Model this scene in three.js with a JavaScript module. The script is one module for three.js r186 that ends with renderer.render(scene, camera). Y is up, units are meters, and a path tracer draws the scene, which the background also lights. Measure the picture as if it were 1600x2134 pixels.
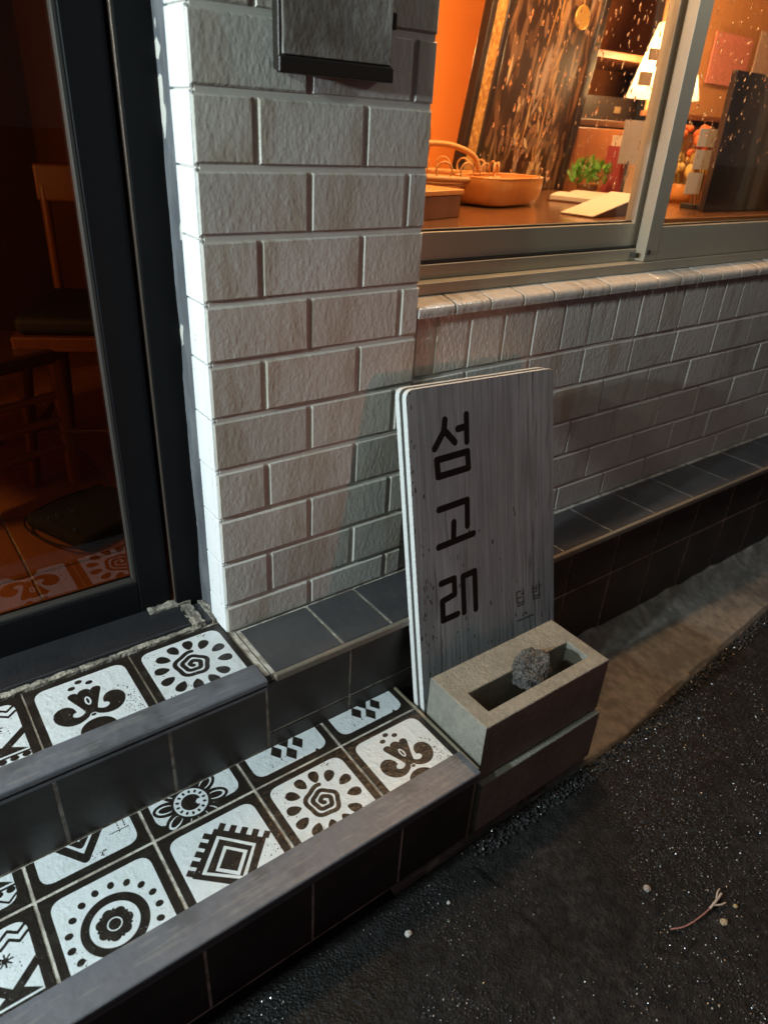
import * as THREE from 'three';
import { mergeGeometries } from 'three/addons/utils/BufferGeometryUtils.js';
import { RoundedBoxGeometry } from 'three/addons/geometries/RoundedBoxGeometry.js';
import { ImprovedNoise } from 'three/addons/math/ImprovedNoise.js';

// ---------------------------------------------------------------- camera, sky, lights, exposure
const scene = new THREE.Scene();
const camera = new THREE.PerspectiveCamera(72.07, 767 / 1024, 0.02, 200);
camera.position.set(-0.4913, 1.3672, 1.101);
camera.rotation.set(-0.5044, -0.6635, 0.0604, 'YXZ');
camera.focus = 1.45; camera.userData.fStop = 3.2;
scene.add(camera);
const renderer = new THREE.WebGLRenderer({ antialias: true });
renderer.toneMapping = THREE.LinearToneMapping;
renderer.toneMappingExposure = 1;
renderer.shadowMap.enabled = true;

{ // night sky: dim city glow, a little warmer near the horizon
  const w = 64, h = 32, d = new Float32Array(w * h * 4);
  for (let y = 0; y < h; y++) for (let x = 0; x < w; x++) {
    const e = Math.max(0, (y + 0.5) / h * 2 - 1), i = (y * w + x) * 4, g = 0.042 * (0.65 + 0.35 * Math.exp(-e * 4));
    d[i] = g * 1.02; d[i + 1] = g * 0.98; d[i + 2] = g; d[i + 3] = 1;
  }
  const t = new THREE.DataTexture(d, w, h, THREE.RGBAFormat, THREE.FloatType);
  t.mapping = THREE.EquirectangularReflectionMapping; t.magFilter = THREE.LinearFilter; t.needsUpdate = true;
  scene.background = t; scene.environment = t;
}
{ // faint directional light added from above, no moon in view
  const s = new THREE.DirectionalLight(0xdfe6ff, 0.02);
  s.position.set(-3, 7, 4); s.target.position.set(0.4, 0.4, 0); s.castShadow = true; s.shadow.radius = 4;
  Object.assign(s.shadow.camera, { left: -4, right: 4, top: 4, bottom: -4, near: 0.5, far: 20 });
  s.name = 'added_moonlight'; scene.add(s, s.target);
}
const LAMP_A = { p: [-2.3, 1.6, 0.33], c: [0.78, 0.92, 1.0], i: 20 };  // unseen lamp on the left, main cool light
const LAMP_B = { p: [-1.4, 1.85, 0.40], c: [0.80, 1.0, 0.86], i: 3.3 };  // unseen lamp, placed to rake the pillar and block from the left
const FILL_LAMP = { p: [1.40, 2.0, 0.41], c: [1.0, 0.95, 0.86], i: 0.7 };  // added fill above the window, lifts the low wall on the right
const LAMP_R = { p: [1.75, 0.26, 2.75], c: [1.0, 0.30, 0.18], i: 2.3 };  // unseen red source, placed to tint the pillar and signboard

// ---------------------------------------------------------------- helpers
let seed = 20240611;
const rnd = () => { seed = (seed * 1664525 + 1013904223) >>> 0; return seed / 4294967296; };
const rr = (a, b) => a + (b - a) * rnd();
const pick = (a) => a[Math.floor(rnd() * a.length)];
const V = (x, y, z) => new THREE.Vector3(x, y, z);
const names = {};
function numbered(n) { const k = names[n] = (names[n] ?? -1) + 1; return k ? n + '_' + String(k).padStart(3, '0') : n; }
function tag(o, label, category, group, kind) {
  if (label) o.userData.label = label;
  if (category) o.userData.category = category;
  if (group) o.userData.group = group;
  if (kind) o.userData.kind = kind;
  return o;
}
function thing(name, label, category, pos = [0, 0, 0], turn = 0, group) {
  const o = new THREE.Group(); o.name = numbered(name); o.position.set(...pos); o.rotation.y = turn; scene.add(o);
  return tag(o, label, category, group);
}
function part(parent, name, geo, mat, label) {
  const g = Array.isArray(geo) ? mergeGeometries(geo.map((x) => (x.index ? x.toNonIndexed() : x)).map(stripAttr)) : geo;
  const m = new THREE.Mesh(g, mat); m.name = parent === scene ? numbered(name) : name; m.castShadow = m.receiveShadow = true; parent.add(m);
  if (label) m.userData.label = label;
  return m;
}
function parts(parent, name, geos, mat) { for (const g of geos) part(parent, name, g, mat); }
function stripAttr(g) { for (const k of Object.keys(g.attributes)) if (!['position', 'normal', 'uv'].includes(k)) g.deleteAttribute(k); return g; }
function struct(name, geo, mat) { const m = part(scene, name, geo, mat); m.userData.kind = 'structure'; return m; }
function box(x0, x1, y0, y1, z0, z1) {
  const g = new THREE.BoxGeometry(x1 - x0, y1 - y0, z1 - z0); g.translate((x0 + x1) / 2, (y0 + y1) / 2, (z0 + z1) / 2); return metreUV(g);
}
function rbox(x0, x1, y0, y1, z0, z1, r = 0.003, s = 2) {
  let g = new RoundedBoxGeometry(x1 - x0, y1 - y0, z1 - z0, s, r); if (g.index) g = g.toNonIndexed(); g.translate((x0 + x1) / 2, (y0 + y1) / 2, (z0 + z1) / 2); return metreUV(g);
}
function metreUV(g, ou = 0, ov = 0) { // box-projected uv in metres
  const p = g.attributes.position, n = g.attributes.normal, uv = new Float32Array(p.count * 2);
  for (let i = 0; i < p.count; i++) {
    const x = p.getX(i), y = p.getY(i), z = p.getZ(i), ax = Math.abs(n.getX(i)), ay = Math.abs(n.getY(i)), az = Math.abs(n.getZ(i));
    let u = x, v = y;
    if (ay > ax && ay > az) { u = x; v = z; } else if (ax > az) { u = z; v = y; }
    uv[2 * i] = u + ou; uv[2 * i + 1] = v + ov;
  }
  g.setAttribute('uv', new THREE.BufferAttribute(uv, 2)); return g;
}
// slab facing +z with chamfered front edges; origin at its lower-left front corner plane z = 0. uvr maps the front to a part of a picture
function slab(w, h, d, b, uvr, wob = 0) {
  const P = [], N = [], U = [];
  const j = () => (wob ? (rnd() - 0.5) * wob : 0);
  const f = [[b + j(), b + j()], [w - b + j(), b + j()], [w - b + j(), h - b + j()], [b + j(), h - b + j()]].map(([x, y]) => V(x, y, 0));
  const e = [[0, 0], [w, 0], [w, h], [0, h]].map(([x, y]) => V(x, y, -b)), k = [[0, 0], [w, 0], [w, h], [0, h]].map(([x, y]) => V(x, y, -d));
  const uvOf = (p) => (uvr ? [uvr[0] + (uvr[2] - uvr[0]) * p.x / w, uvr[1] + (uvr[3] - uvr[1]) * p.y / h] : [p.x - p.z, p.y + p.z * 0.5]);
  const tri = (a, c, g) => { const n = c.clone().sub(a).cross(g.clone().sub(a)).normalize(); for (const p of [a, c, g]) { P.push(p.x, p.y, p.z); N.push(n.x, n.y, n.z); U.push(...uvOf(p)); } };
  const quad = (a, c, g, i) => { tri(a, c, g); tri(a, g, i); };
  quad(f[0], f[1], f[2], f[3]);
  for (let i = 0; i < 4; i++) { const q = (i + 1) % 4; quad(e[i], e[q], f[q], f[i]); quad(k[i], k[q], e[q], e[i]); }
  const g = new THREE.BufferGeometry();
  g.setAttribute('position', new THREE.Float32BufferAttribute(P, 3)); g.setAttribute('normal', new THREE.Float32BufferAttribute(N, 3)); g.setAttribute('uv', new THREE.Float32BufferAttribute(U, 2));
  return g;
}
const shiftUV = (g, u, v) => { const a = g.attributes.uv; for (let i = 0; i < a.count; i++) a.setXY(i, a.getX(i) + u, a.getY(i) + v); return g; };
const flat = (g) => g.rotateX(-Math.PI / 2);           // slab to lie face up: local y runs to -z
function tube(pts, r, seg = 24, rs = 8, closed = false) { return new THREE.TubeGeometry(new THREE.CatmullRomCurve3(pts.map((p) => V(...p)), closed), seg, r, rs, closed); }
function rod(a, b, r, r2 = r, rs = 10) {
  const A = V(...a), B = V(...b), g = new THREE.CylinderGeometry(r2, r, A.distanceTo(B), rs); g.applyQuaternion(new THREE.Quaternion().setFromUnitVectors(V(0, 1, 0), B.clone().sub(A).normalize()));
  return g.translate((A.x + B.x) / 2, (A.y + B.y) / 2, (A.z + B.z) / 2);
}
// ---- tileable noise
function lattice(n) { const a = new Float32Array(n * n); for (let i = 0; i < a.length; i++) a[i] = rnd(); return a; }
function noise(size, fx, fy, oct = 4, gain = 0.5) { // 0..1, tiles
  const out = new Float32Array(size * size); let amp = 1, tot = 0;
  for (let o = 0; o < oct; o++) {
    const nx = fx << o, ny = fy << o, L = new Float32Array(nx * ny); for (let i = 0; i < L.length; i++) L[i] = rnd();
    for (let y = 0; y < size; y++) { const v = y / size * ny, y0 = Math.floor(v), ty = v - y0, sy = ty * ty * (3 - 2 * ty);
      for (let x = 0; x < size; x++) { const u = x / size * nx, x0 = Math.floor(u), tx = u - x0, sx = tx * tx * (3 - 2 * tx);
        const a = L[(y0 % ny) * nx + x0 % nx], b = L[(y0 % ny) * nx + (x0 + 1) % nx], c = L[((y0 + 1) % ny) * nx + x0 % nx], d = L[((y0 + 1) % ny) * nx + (x0 + 1) % nx];
        out[y * size + x] += amp * (a + (b - a) * sx + (c - a) * sy + (a - b - c + d) * sx * sy); } }
    tot += amp; amp *= gain;
  }
  for (let i = 0; i < out.length; i++) out[i] /= tot;
  return out;
}
function tex(size, fn, srgb, rep = 1) { // fn(i) -> [r,g,b] 0..1 (linear for colours)
  const d = new Uint8Array(size * size * 4), s = (c) => { c = Math.min(1, Math.max(0, c)); return Math.round(255 * (srgb ? (c <= 0.0031308 ? 12.92 * c : 1.055 * Math.pow(c, 1 / 2.4) - 0.055) : c)); };
  for (let i = 0; i < size * size; i++) { const c = fn(i); d[4 * i] = s(c[0]); d[4 * i + 1] = s(c[1]); d[4 * i + 2] = s(c[2]); d[4 * i + 3] = 255; }
  const t = new THREE.DataTexture(d, size, size); t.wrapS = t.wrapT = THREE.RepeatWrapping; t.magFilter = THREE.LinearFilter; t.minFilter = THREE.LinearMipmapLinearFilter; t.generateMipmaps = true;
  if (srgb) t.colorSpace = THREE.SRGBColorSpace; t.repeat.set(rep, rep); t.needsUpdate = true; return t;
}
const mixc = (a, b, t) => a.map((x, i) => x + (b[i] - x) * t), clamp = (x, a = 0, b = 1) => Math.min(b, Math.max(a, x)), sm = (a, b, x) => { const t = clamp((x - a) / (b - a)); return t * t * (3 - 2 * t); };
const grey = (a) => (i) => [a[i], a[i], a[i]];
function canvasTex(w, h, draw) {
  const c = document.createElement('canvas'); c.width = w; c.height = h; const x = c.getContext('2d'); draw(x, w, h);
  const t = new THREE.CanvasTexture(c); t.colorSpace = THREE.SRGBColorSpace; t.magFilter = THREE.LinearFilter; t.anisotropy = 8; return t;
}
const std = (o) => new THREE.MeshStandardMaterial(o), phy = (o) => new THREE.MeshPhysicalMaterial(o);
const lin = (r, g, b) => new THREE.Color().setRGB(r, g, b);

// ---------------------------------------------------------------- materials
const nStain = noise(512, 10, 3, 5), nFine = noise(512, 48, 40, 3, 0.6), nRip = noise(512, 90, 44, 3, 0.6), nBig = noise(512, 4, 4, 5), nMid = noise(512, 20, 20, 4), nVfine = noise(512, 128, 128, 2);
const nScuff = noise(512, 5, 60, 3, 0.7);
const brickMap = tex(512, (i) => { const s = sm(0.52, 0.72, nStain[i]), f = 0.93 + 0.12 * nMid[i]; return mixc([0.575, 0.555, 0.51], [0.45, 0.40, 0.33], s * 0.85).map((c) => c * f); }, true, 1.6);
const brickBump = tex(512, (i) => { const q = nRip[i] * 0.75 + nVfine[i] * 0.25; return [q, q, q]; }, false, 1.9);
const M = {};
M.brick = std({ map: brickMap, bumpMap: brickBump, bumpScale: 0.0009, roughness: 0.42 });
M.lowBrick = std({ map: brickMap, bumpMap: brickBump, bumpScale: 0.0014, roughness: 0.28 });
M.joint = std({ color: lin(0.66, 0.63, 0.57), map: tex(256, grey(new Float32Array(65536).fill(1).map((_, i) => 0.7 + 0.3 * nMid[i])), false, 2), roughness: 0.7 });
M.sillTile = std({ map: brickMap, bumpMap: brickBump, bumpScale: 0.0015, roughness: 0.22 });
const darkTileMap = tex(512, (i) => { const s = sm(0.4, 0.7, nBig[i]); return mixc([0.050, 0.050, 0.055], [0.085, 0.083, 0.085], s * 0.7 + 0.3 * nFine[i]); }, true, 1.3);
M.ledgeTile = std({ map: darkTileMap, bumpMap: tex(512, grey(nMid), false, 3), bumpScale: 0.0009, roughness: 0.34 });
M.riserTile = phy({ specularIntensity: 0.7, map: tex(512, (i) => mixc([0.032, 0.027, 0.024], [0.056, 0.047, 0.041], sm(0.35, 0.7, nBig[i])), true, 1.7), bumpMap: tex(512, grey(nMid), false, 3), bumpScale: 0.0006, roughness: 0.46 });
M.grout = std({ map: tex(512, (i) => mixc([0.56, 0.52, 0.45], [0.30, 0.26, 0.215], sm(0.35, 0.7, nMid[i])), true, 3), bumpMap: tex(512, grey(nVfine), false, 3), bumpScale: 0.001, roughness: 0.9 });
M.nosing = std({ map: tex(512, (i) => { const s = sm(0.55, 0.75, nBig[i]); const k = sm(0.63, 0.72, nScuff[i]); return mixc(mixc([0.13, 0.133, 0.15], [0.085, 0.085, 0.09], s), [0.25, 0.235, 0.215], k * 0.3).map((c) => c * (0.85 + 0.3 * nFine[i])); }, true, 2.2), roughness: 0.42, bumpMap: tex(512, grey(nFine), false, 3), bumpScale: 0.0004 });
M.trim = std({ color: lin(0.36, 0.30, 0.22), roughness: 0.4, metalness: 0.5, bumpMap: tex(256, grey(noise(256, 40, 40, 2)), false, 6), bumpScale: 0.0006 });
M.edgeTrim = std({ color: lin(0.20, 0.17, 0.13), roughness: 0.5, bumpMap: tex(256, grey(noise(256, 40, 40, 2)), false, 6), bumpScale: 0.001 });
M.concrete = std({ map: tex(512, (i) => mixc([0.30, 0.288, 0.24], [0.215, 0.205, 0.17], sm(0.3, 0.7, nBig[i] * 0.6 + nFine[i] * 0.4)), true, 2.5), bumpMap: tex(512, (i) => { const q = nFine[i] * 0.5 + nVfine[i] * 0.5; return [q, q, q]; }, false, 4), bumpScale: 0.0022, roughness: 0.92 });
M.apron = std({ map: tex(512, (i) => mixc([0.235, 0.215, 0.185], [0.115, 0.105, 0.092], sm(0.3, 0.68, nBig[i] * 0.55 + nFine[i] * 0.45)), true, 1.1), bumpMap: tex(512, (i) => { const q = nFine[i] * 0.5 + nVfine[i] * 0.5; return [q, q, q]; }, false, 2.5), bumpScale: 0.003, roughness: 0.75 });
M.asphalt = phy({ specularIntensity: 0.6, map: tex(512, (i) => { const s = sm(0.4, 0.66, nBig[i]); return mixc([0.007, 0.0066, 0.0066], [0.015, 0.014, 0.014], s).map((c) => c * (0.25 + 1.5 * nVfine[i] * nFine[i] * 2)); }, true, 0.9), bumpMap: tex(512, (i) => { const q = nVfine[i] * 0.7 + nFine[i] * 0.3; return [q, q, q]; }, false, 2.2), bumpScale: 0.005, roughnessMap: tex(512, (i) => { const q = 0.62 + 0.33 * sm(0.35, 0.6, nBig[i]); return [q, q, q]; }, false, 0.9), roughness: 1 });
M.black = phy({ color: lin(0.007, 0.007, 0.008), roughness: 0.5, specularIntensity: 0.2, bumpMap: tex(256, grey(noise(256, 30, 6, 3)), false, 3), bumpScale: 0.0003 });
M.blackMatte = std({ color: lin(0.012, 0.012, 0.012), roughness: 0.7 });
M.sealant = std({ map: tex(512, (i) => mixc([0.085, 0.09, 0.10], [0.15, 0.155, 0.165], sm(0.4, 0.7, nStain[i])), true, 2), roughness: 0.55, bumpMap: brickBump, bumpScale: 0.003 });
M.cement = std({ map: tex(512, (i) => mixc([0.36, 0.32, 0.26], [0.17, 0.15, 0.125], sm(0.35, 0.65, nMid[i])), true, 4), bumpMap: tex(512, grey(nFine), false, 4), bumpScale: 0.004, roughness: 0.95 });
M.frame = std({ color: lin(0.40, 0.37, 0.29), roughness: 0.4, metalness: 0.2, bumpMap: tex(256, grey(noise(256, 8, 60, 2)), false, 2), bumpScale: 0.0002 });
M.gasket = std({ color: lin(0.03, 0.028, 0.025), roughness: 0.6 });
M.pane = phy({ color: 0xffffff, transmission: 1, thickness: 0, roughness: 0.01, ior: 1.5 });
M.doorPane = phy({ color: lin(0.15, 0.12, 0.095), transmission: 1, thickness: 0, roughness: 0.01, ior: 1.5 });
M.drop = phy({ color: 0xffffff, transmission: 1, thickness: 0.002, roughness: 0.02, ior: 1.33 });

// wood of a given colour, grain along v
function wood(a, b, rough, rep = 1.5, coat = 0) {
  const g = noise(256, 40, 3, 4), f = noise(256, 6, 2, 3);
  const m = phy({ map: tex(256, (i) => mixc(a, b, clamp(g[i] * 0.8 + f[i] * 0.5 - 0.15)), true, rep), roughness: rough, clearcoat: coat, clearcoatRoughness: 0.15 });
  return m;
}

// ---------------------------------------------------------------- tile prints
const INK = '#241f1b', PAPER = '#d3d8da';
function tilePrint(draw) {
  return canvasTex(512, 512, (c) => {
    c.fillStyle = INK; c.fillRect(0, 0, 512, 512);
    c.fillStyle = PAPER; const a = 38, r = 62; c.beginPath(); c.moveTo(a + r, a); c.lineTo(512 - a - r, a); c.quadraticCurveTo(512 - a, a, 512 - a, a + r); c.lineTo(512 - a, 512 - a - r); c.quadraticCurveTo(512 - a, 512 - a, 512 - a - r, 512 - a); c.lineTo(a + r, 512 - a); c.quadraticCurveTo(a, 512 - a, a, 512 - a - r); c.lineTo(a, a + r); c.quadraticCurveTo(a, a, a + r, a); c.closePath(); c.fill();
    c.save(); c.scale(512, 512); c.fillStyle = INK; c.strokeStyle = INK; c.lineJoin = 'round'; c.lineCap = 'round'; draw(c); c.restore();
    // worn specks in the print and on the paper, soft grey smudges
    for (let i = 0; i < 520; i++) { c.fillStyle = rnd() < 0.55 ? 'rgba(228,233,236,0.85)' : 'rgba(45,40,36,0.55)'; const s = rnd() * rnd() * 3.2 + 0.4; c.fillRect(a + rnd() * (512 - 2 * a), a + rnd() * (512 - 2 * a), s, s * rr(0.5, 1.6)); }
    for (let i = 0; i < 26; i++) { c.fillStyle = 'rgba(150,148,140,0.07)'; c.beginPath(); c.ellipse(rnd() * 512, rnd() * 512, rr(8, 46), rr(6, 30), rnd() * 3, 0, 7); c.fill(); }
  });
}
const E = (c, x, y, a, b, t = 0, col) => { if (col) c.fillStyle = col; c.beginPath(); c.ellipse(x, y, a, b, t, 0, Math.PI * 2); c.fill(); };
const poly = (c, pts, col) => { c.fillStyle = col ?? INK; c.beginPath(); pts.forEach(([x, y], i) => (i ? c.lineTo(x, y) : c.moveTo(x, y))); c.closePath(); c.fill(); };
const line = (c, pts, w, col) => { c.strokeStyle = col ?? INK; c.lineWidth = w; c.beginPath(); pts.forEach(([x, y], i) => (i ? c.lineTo(x, y) : c.moveTo(x, y))); c.stroke(); };
function specks(c, x, y, w, h, n) { for (let i = 0; i < n; i++) { const s = rr(0.004, 0.012); c.fillStyle = INK; c.fillRect(x + rnd() * w, y + rnd() * h, s, s * rr(0.6, 1.5)); } }
function petal(c, x, y, ang, w, l) { c.save(); c.translate(x, y); c.rotate(ang); c.beginPath(); c.moveTo(0, l * 0.55); c.bezierCurveTo(w * 0.6, l * 0.3, w * 0.75, -l * 0.5, 0, -l * 0.5); c.bezierCurveTo(-w * 0.75, -l * 0.5, -w * 0.6, l * 0.3, 0, l * 0.55); c.fill(); c.restore(); }
const PRINT = {
  sun: tilePrint((c) => {
    for (const [x, y] of [[0.56, 0.18], [0.7, 0.25], [0.81, 0.38], [0.81, 0.56], [0.71, 0.72], [0.4, 0.19], [0.26, 0.27], [0.19, 0.42], [0.19, 0.59], [0.27, 0.73], [0.42, 0.78], [0.58, 0.79]]) { c.fillStyle = INK; petal(c, x, y, Math.atan2(y - 0.485, x - 0.5) + Math.PI / 2, 0.105, 0.145); }
    c.lineCap = 'round'; c.lineWidth = 0.047; c.strokeStyle = INK; c.beginPath();
    for (let i = 0; i <= 90; i++) { const t = i / 90, a = -1.3 - t * 2.45 * Math.PI * 2, r = (0.192 - 0.172 * t) * (1 + 0.07 * Math.cos(5 * a + 0.6)); const x = 0.5 + Math.cos(a) * r, y = 0.485 + Math.sin(a) * r; i ? c.lineTo(x, y) : c.moveTo(x, y); } c.stroke();
    specks(c, 0.1, 0.1, 0.12, 0.75, 26); specks(c, 0.7, 0.08, 0.15, 0.05, 10); specks(c, 0.15, 0.72, 0.2, 0.12, 14);
  }),
  fleur: tilePrint((c) => {
    E(c, 0.48, 0.13, 0.034, 0.027); E(c, 0.565, 0.185, 0.034, 0.027); E(c, 0.4, 0.19, 0.034, 0.027);
    for (const k of [-1, 1]) { // hooks that end in a disc
      const X = (x) => 0.48 + k * x; c.fillStyle = INK; c.beginPath(); c.moveTo(X(0.0), 0.47); c.bezierCurveTo(X(0.05), 0.60, X(0.12), 0.63, X(0.165), 0.575); c.bezierCurveTo(X(0.17), 0.55, X(0.15), 0.53, X(0.125), 0.53); c.bezierCurveTo(X(0.12), 0.45, X(0.18), 0.40, X(0.235), 0.41); c.bezierCurveTo(X(0.34), 0.43, X(0.35), 0.56, X(0.27), 0.64); c.bezierCurveTo(X(0.19), 0.72, X(0.06), 0.70, X(-0.03), 0.56); c.closePath(); c.fill();
    }
    c.fillStyle = INK; c.beginPath(); c.moveTo(0.44, 0.62); c.bezierCurveTo(0.40, 0.46, 0.36, 0.40, 0.335, 0.31); c.bezierCurveTo(0.33, 0.25, 0.42, 0.25, 0.425, 0.30); c.bezierCurveTo(0.44, 0.24, 0.53, 0.24, 0.545, 0.30); c.bezierCurveTo(0.56, 0.25, 0.65, 0.26, 0.635, 0.32); c.bezierCurveTo(0.60, 0.41, 0.56, 0.48, 0.52, 0.62); c.closePath(); c.fill();
    E(c, 0.485, 0.43, 0.028, 0.062, 0, PAPER); E(c, 0.485, 0.43, 0.012, 0.042, 0, INK);
    E(c, 0.48, 0.635, 0.035, 0.025, 0, PAPER); E(c, 0.48, 0.635, 0.024, 0.017, 0, INK);
    c.fillStyle = INK; c.beginPath(); c.ellipse(0.47, 0.84, 0.16, 0.15, 0, Math.PI, Math.PI * 2); c.fill();
    specks(c, 0.76, 0.45, 0.15, 0.35, 60); specks(c, 0.66, 0.36, 0.2, 0.1, 12);
  }),
  ring: tilePrint((c) => {
    for (let k = 0; k < 17; k++) { const a = k / 17 * Math.PI * 2 + 0.1; E(c, 0.49 + Math.cos(a) * 0.36, 0.545 + Math.sin(a) * 0.36, 0.034, 0.029, a); }
    E(c, 0.49, 0.545, 0.275, 0.275, 0, INK); E(c, 0.485, 0.545, 0.2, 0.2, 0, PAPER);
    for (let k = 0; k < 7; k++) { const a = k / 7 * Math.PI * 2; E(c, 0.482 + Math.cos(a) * 0.105, 0.545 + Math.sin(a) * 0.105, 0.047, 0.047, 0, INK); E(c, 0.482 + Math.cos(a + 0.45) * 0.128, 0.545 + Math.sin(a + 0.45) * 0.128, 0.017, 0.012, a, INK); }
    E(c, 0.482, 0.545, 0.1, 0.1, 0, INK); E(c, 0.482, 0.545, 0.062, 0.062, 0, PAPER); E(c, 0.482, 0.545, 0.05, 0.05, 0, INK);
    specks(c, 0.1, 0.45, 0.1, 0.3, 18);
  }),
  diamond: tilePrint((c) => {
    poly(c, [[0.5, 0.17], [0.86, 0.53], [0.52, 0.89], [0.13, 0.53]]);
    for (let k = 0; k < 5; k++) { const t = k / 4; for (const s of [0, 1]) { const [bx, by] = s ? [0.56 + 0.31 * t, 0.2 + 0.31 * t] : [0.42 - 0.27 * t, 0.22 + 0.27 * t]; c.save(); c.translate(bx, by); c.rotate(Math.PI / 4); c.fillStyle = INK; c.fillRect(s ? -0.03 : -0.052, s ? -0.052 : -0.03, s ? 0.06 : 0.075, s ? 0.075 : 0.06); c.restore(); } }
    poly(c, [[0.49, 0.255], [0.755, 0.53], [0.515, 0.8], [0.215, 0.54]], PAPER); poly(c, [[0.495, 0.3], [0.715, 0.535], [0.51, 0.755], [0.26, 0.543]]);
    poly(c, [[0.5, 0.385], [0.66, 0.55], [0.49, 0.735], [0.33, 0.575]], PAPER); poly(c, [[0.505, 0.43], [0.615, 0.548], [0.49, 0.685], [0.37, 0.57]]);
    for (let k = 0; k < 12; k++) E(c, 0.82 + 0.12 * Math.cos(k / 7), 0.72 + 0.16 * Math.sin(k / 5), 0.011, 0.006, k);
    specks(c, 0.7, 0.6, 0.22, 0.25, 30);
  }),
  vees: tilePrint((c) => {
    line(c, [[0.22, 0.52], [0.46, 0.85], [0.7, 0.52]], 0.075); line(c, [[0.33, 0.52], [0.46, 0.69], [0.59, 0.52]], 0.06); poly(c, [[0.42, 0.5], [0.46, 0.56], [0.5, 0.5]]);
    for (let k = 0; k < 9; k++) { E(c, 0.8, 0.45 + k * 0.035, 0.006, 0.012); E(c, 0.86, 0.45 + k * 0.03, 0.006, 0.012); E(c, 0.72 + k * 0.02, 0.72, 0.01, 0.005); }
    specks(c, 0.5, 0.84, 0.16, 0.06, 22);
  }),
  dial: tilePrint((c) => {
    for (let k = 0; k < 8; k++) { const a = k / 8 * Math.PI * 2 + 0.2; c.save(); c.translate(0.44, 0.8); c.rotate(a); E(c, 0.235, 0, 0.13, 0.085, 0, INK); E(c, 0.25, 0, 0.085, 0.05, 0, PAPER); E(c, 0.235, 0, 0.075, 0.036, 0, INK); c.restore(); }
    E(c, 0.44, 0.8, 0.19, 0.19, 0, INK); E(c, 0.44, 0.8, 0.165, 0.165, 0, PAPER); E(c, 0.44, 0.8, 0.095, 0.095, 0, INK); E(c, 0.52, 0.83, 0.04, 0.034, 0, PAPER);
    for (let k = 0; k < 14; k++) { const a = k / 14 * Math.PI * 2; E(c, 0.44 + Math.cos(a) * 0.13, 0.8 + Math.sin(a) * 0.13, 0.019, 0.013, a, INK); }
  }),
  rhombs: tilePrint((c) => {
    for (const [x, y] of [[0.4, 0.71], [0.53, 0.62], [0.53, 0.81], [0.66, 0.71], [0.4, 0.5], [0.66, 0.5], [0.53, 0.42]]) poly(c, [[x, y - 0.1], [x + 0.066, y], [x, y + 0.1], [x - 0.066, y]]);
    specks(c, 0.2, 0.8, 0.25, 0.08, 14); E(c, 0.78, 0.93, 0.02, 0.03); E(c, 0.62, 0.94, 0.016, 0.022);
  }),
  zigzag: tilePrint((c) => {
    for (const y of [0.14, 0.22]) { c.lineWidth = 0.026; c.strokeStyle = INK; c.beginPath(); for (let k = 0; k <= 12; k++) { const x = 0.08 + k * 0.07, q = y + (k % 2 ? 0.035 : -0.02); k ? c.lineTo(x, q) : c.moveTo(x, q); } c.stroke(); }
    for (const [x, y] of [[0.26, 0.36], [0.72, 0.36]]) { for (let k = 0; k < 8; k++) line(c, [[x, y], [x + 0.055 * Math.cos(k * 0.785), y + 0.055 * Math.sin(k * 0.785)]], 0.014); E(c, x, y, 0.026, 0.026); }
    line(c, [[0.06, 0.5], [0.25, 0.66], [0.5, 0.44], [0.72, 0.66], [0.94, 0.47]], 0.07); poly(c, [[0.1, 0.72], [0.28, 0.6], [0.44, 0.72]], INK); poly(c, [[0.56, 0.72], [0.74, 0.6], [0.92, 0.72]], INK);
    line(c, [[0.08, 0.75], [0.93, 0.75]], 0.022); for (let k = 0; k < 9; k++) E(c, 0.12 + k * 0.096, 0.785, 0.036, 0.03);
    c.lineWidth = 0.02; c.beginPath(); for (let k = 0; k <= 12; k++) { const x = 0.08 + k * 0.07, q = 0.87 + (k % 2 ? 0.03 : -0.03); k ? c.lineTo(x, q) : c.moveTo(x, q); } c.strokeStyle = INK; c.stroke();
    specks(c, 0.1, 0.27, 0.8, 0.2, 50);
  }),
};
const tileBump = tex(512, (i) => { const q = sm(0.35, 0.75, nMid[i]) * 0.6 + nFine[i] * 0.4; return [q, q, q]; }, false, 1);
const tileMat = {}; for (const k in PRINT) tileMat[k] = std({ map: PRINT[k], bumpMap: tileBump, bumpScale: 0.0009, roughness: 0.36 });

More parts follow.
